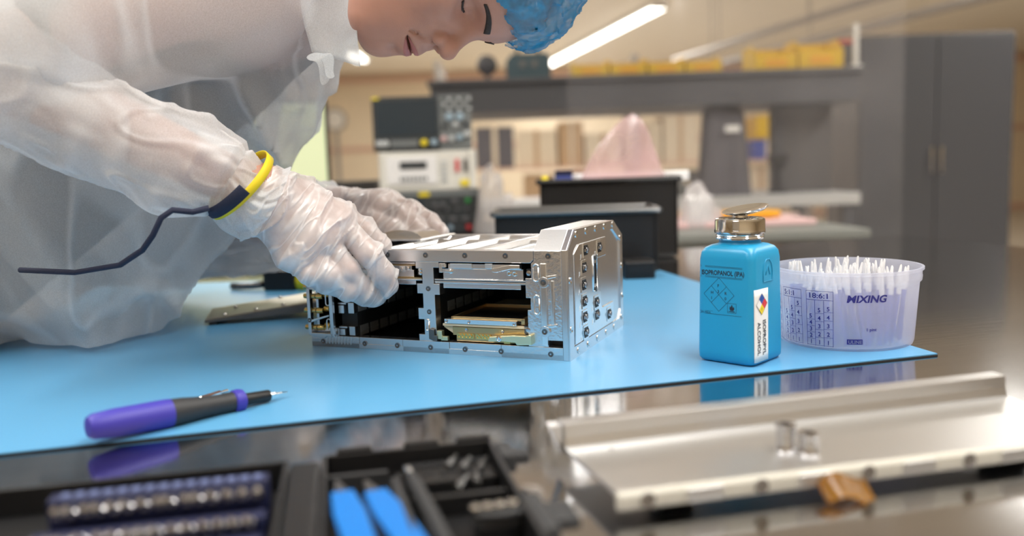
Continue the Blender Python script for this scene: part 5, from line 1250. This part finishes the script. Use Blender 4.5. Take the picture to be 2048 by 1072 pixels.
# forearm sleeves: lofted tubes with folds
def sleeve(a, b, ra, rb, seed, puff, name='sleeve'):
    a = np.array(a, float); b = np.array(b, float); d = b-a; L0 = np.linalg.norm(d); d /= L0
    x = np.cross(d, [0, 0, 1]); x /= np.linalg.norm(x); y = np.cross(x, d)
    nu, nv = 120, 110; tt, th = np.meshgrid(np.linspace(0, 1, nv+1), np.linspace(0, 2*PI, nu, endpoint=False), indexing='ij')
    cxs, sxs = np.cos(th), np.sin(th)
    base = ra+(rb-ra)*tt
    base = base*(1+puff*np.exp(-((tt-.78)/.16)**2))
    base = np.where(tt > .965, base*(1-.25*(tt-.965)/.035), base)
    q = np.stack([cxs*1.6+seed, sxs*1.6, tt*L0*9], -1)
    f1 = ridge(q+vnoise(q*1.4)[..., None]*.4); f2 = ridge(np.stack([cxs*2.6+tt*3, sxs*2.6+seed, tt*L0*26+cxs*1.2], -1)); f3 = vnoise(np.stack([cxs*5, sxs*5, tt*L0*60+seed], -1))
    env = np.clip(tt*8, .3, 1)
    rr = base+(.013*np.clip(f1-.45, 0, 1)+.007*np.clip(f2-.5, 0, 1)+.0009*f3)*env
    sag = -.012*np.sin(PI*tt)
    Pt = a+d*(tt*L0)[..., None]+x*(rr*cxs)[..., None]+y*(rr*sxs)[..., None]+np.array([0, 0, 1.])*sag[..., None]
    V = Pt.reshape(-1, 3); I = np.arange((nv+1)*nu).reshape(nv+1, nu)
    Q = np.stack([I[:-1], np.roll(I, -1, 1)[:-1], np.roll(I, -1, 1)[1:], I[1:]], -1).reshape(-1, 4)
    return V, Q
fd = (STR-ER); v_, q_ = sleeve(ER-fd*.05, STR+fd*.005, .058, .0340, 2.0, .20)
sub(npmesh('sleeve', [(v_, q_, 0)], [M['gown']], gw, 1), gw)
v_, q_ = sleeve(EL, WL, .068, .044, 7.0, .1); sub(npmesh('sleeve', [(v_, q_, 0)], [M['gown']], gw, 1), gw)
v_, q_ = sleeve(STR-fd*.03, P(546, 404, .838), .0300, .0325, 4.0, .02); sub(npmesh('cuff', [(v_, q_, 0)], [M['gown']], gw, 1), gw)
# collar flap and tie
def patch(c00, c10, c11, c01, bulge, nu=16, nv=16, wob=.004):
    c = [np.array(q, float) for q in (c00, c10, c11, c01)]
    n_ = np.cross(c[1]-c[0], c[3]-c[0]); n_ /= np.linalg.norm(n_)
    def f(u, v):
        q = c[0]*(1-u)*(1-v)+c[1]*u*(1-v)+c[2]*u*v+c[3]*(1-u)*v
        return tuple(q+n_*(bulge*math.sin(PI*u)*(.4+.6*v)+wob*float(vnoise(np.array([u*3, v*3, bulge*100])))))
    return MB().grid(f, nu, nv)
sub(patch(P(585, -70, .875), P(712, -70, .845), P(720, 133, .850), P(622, 104, .872), .010).build('collar', M['gown'], gw, smooth=True, solid=.0006), gw)
sub(patch(P(712, -70, .845), P(745, -80, .93), P(735, 60, .95), P(714, 92, .851), .006).build('collar', M['gown'], gw, smooth=True, solid=.0006), gw)
tie = MB(); pts = [P(618, 108, .868), P(634, 116, .862), P(648, 112, .860), P(655, 130, .862), P(652, 148, .866), P(650, 171, .868)]; wd = [.008, .010, .012, .012, .010, .006]
Vt = []
for q, w_ in zip(pts, wd): Vt += [q+CR*w_*.75+CU*w_*.4, q-CR*w_*.75-CU*w_*.4]
tie.add(Vt, [(2*i, 2*i+1, 2*i+3, 2*i+2) for i in range(len(pts)-1)]); sub(tie.build('tie', M['gown'], gw, smooth=True, solid=.0008, sub=2), gw)
tie = MB(); pts = [P(648, 112, .860), P(660, 118, .861), P(657, 150, .862), P(668, 156, .862)]
Vt = []
for q, w_ in zip(pts, (.008, .008, .006, .003)): Vt += [q+CR*w_*.75+CU*w_*.5, q-CR*w_*.75-CU*w_*.5]
tie.add(Vt, [(2*i, 2*i+1, 2*i+3, 2*i+2) for i in range(len(pts)-1)]); sub(tie.build('tie', M['gown'], gw, smooth=True, solid=.0008, sub=2), gw)
# wrist strap round the sleeve end with its cord
fdn = fd/np.linalg.norm(fd)
wn = np.cross(P(525, 312, .80)-P(414, 420, .80), _fw); wn /= np.linalg.norm(wn)
wn = wn*.85+_fw*.52 if wn @ fdn > 0 else -wn*.85+_fw*.52
wn /= np.linalg.norm(wn)
e1 = np.cross(wn, _fw); e1 /= np.linalg.norm(e1); e2 = np.cross(wn, e1)
def ringband(r, w0, w1, n=48, sq=1.0, name='wrist_strap', m_='strap_yellow', a0=0, a1=2*PI):
    mb = MB(); c = STR+fdn*.006
    def f(u, v):
        a = a0+(a1-a0)*u; q = c+e1*(r*math.cos(a))+e2*(r*sq*math.sin(a))+wn*(w0+(w1-w0)*v); return tuple(q)
    mb.grid(f, n, 2); return adopt(mb.build(name, M[m_], None, smooth=True, solid=.0012), pe)
ws = ringband(.0405, -.003, .0055); ws['label'] = 'yellow edged grounding wrist strap'
ringband(.0414, -.010, .0025, name='strap_band', m_='strap_navy', a0=PI*.45, a1=PI*1.08)
cp = [P(418, 416, .775), P(385, 424, .770), P(345, 420, .765), P(322, 436, .762), P(306, 470, .765), P(285, 500, .78), P(240, 530, .80), P(150, 545, .82), P(40, 540, .84)]
cb = MB(); cb.tube(cp, .0028, 8); adopt(cb.build('strap_cord', M['strap_navy'], None, smooth=True), pe)
# hair net: puffed shell over the skull, open at the face
def net_sdf(p):
    q = hl(p); d = ell(q, (0, -96, 48), (98, 116, 92))
    n_ = ridge(q/16.0+vnoise(q/30.0)[..., None]); n2 = vnoise(q/7.0)
    pl = (q[..., 2]-(31+.45*q[..., 1]))      # distance above the brim
    pinch = 11*np.exp(-np.clip(pl, 0, 99)/9)
    return (d-7*np.clip(n_-.2, 0, 1)-1.6*n2+pinch)/1000
nv_, nq_ = surfnet(net_sdf, HN-.24+Uh*.06-Fh*.09, HN+.24+Uh*.06-Fh*.09, .0034)
ql = hl(nv_.astype(np.float32)); nv_, nq_ = keep(nv_, nq_, ql[:, 2] > 31+.45*ql[:, 1]+2.5*np.sin(ql[:, 0]*.35))
adopt(npmesh('hair_net', [(nv_, nq_, 0)], [M['cap']], None, 1), pe)
# eyebrows, lips, lashes lie on the face surface
hf = np.array([[0, 0, 0]])
def on_face(x, z, lift=.4):
    ys = np.arange(40, -60, -.5, dtype=np.float32); pts = np.stack([hw(x, y, z) for y in ys]).astype(np.float32); d = head_sdf(pts); i = int(np.argmax(d < 0)); return hw(x, float(ys[i])+lift, z)
for s_ in (-1, 1):
    eb = MB(); eb.grid(lambda u, v: tuple(on_face(s_*(11+36*u), 11.5+5*math.sin(u*2.4)*.9+(v-.5)*(6.5*(1-.55*u)), .6)), 16, 4); adopt(eb.build('eyebrow', M['hair'], None, smooth=True, solid=.0012), pe)
    la = MB(); la.grid(lambda u, v: tuple(on_face(s_*(20+24*u), -7.0+1.0*u-1.8*math.sin(PI*u)+(v-.5)*2.0, .6)), 12, 2); adopt(la.build('eyelashes', M['hair'], None, smooth=True, solid=.0012), pe)
for z0, hgt, wdt, nm in ((-64.2, 5.4, 23, 'upper_lip'), (-73.0, 6.4, 21, 'lower_lip')):
    lp = MB(); sgn = 1 if nm == 'upper_lip' else -1
    lp.grid(lambda u, v: tuple(on_face(wdt*(2*u-1), z0+(v-.5)*hgt*(1-(2*u-1)**2)**.6-sgn*.8*(2*u-1)**2*4, .35)), 20, 6); adopt(lp.build(nm, M['lip'], None, smooth=True), pe)
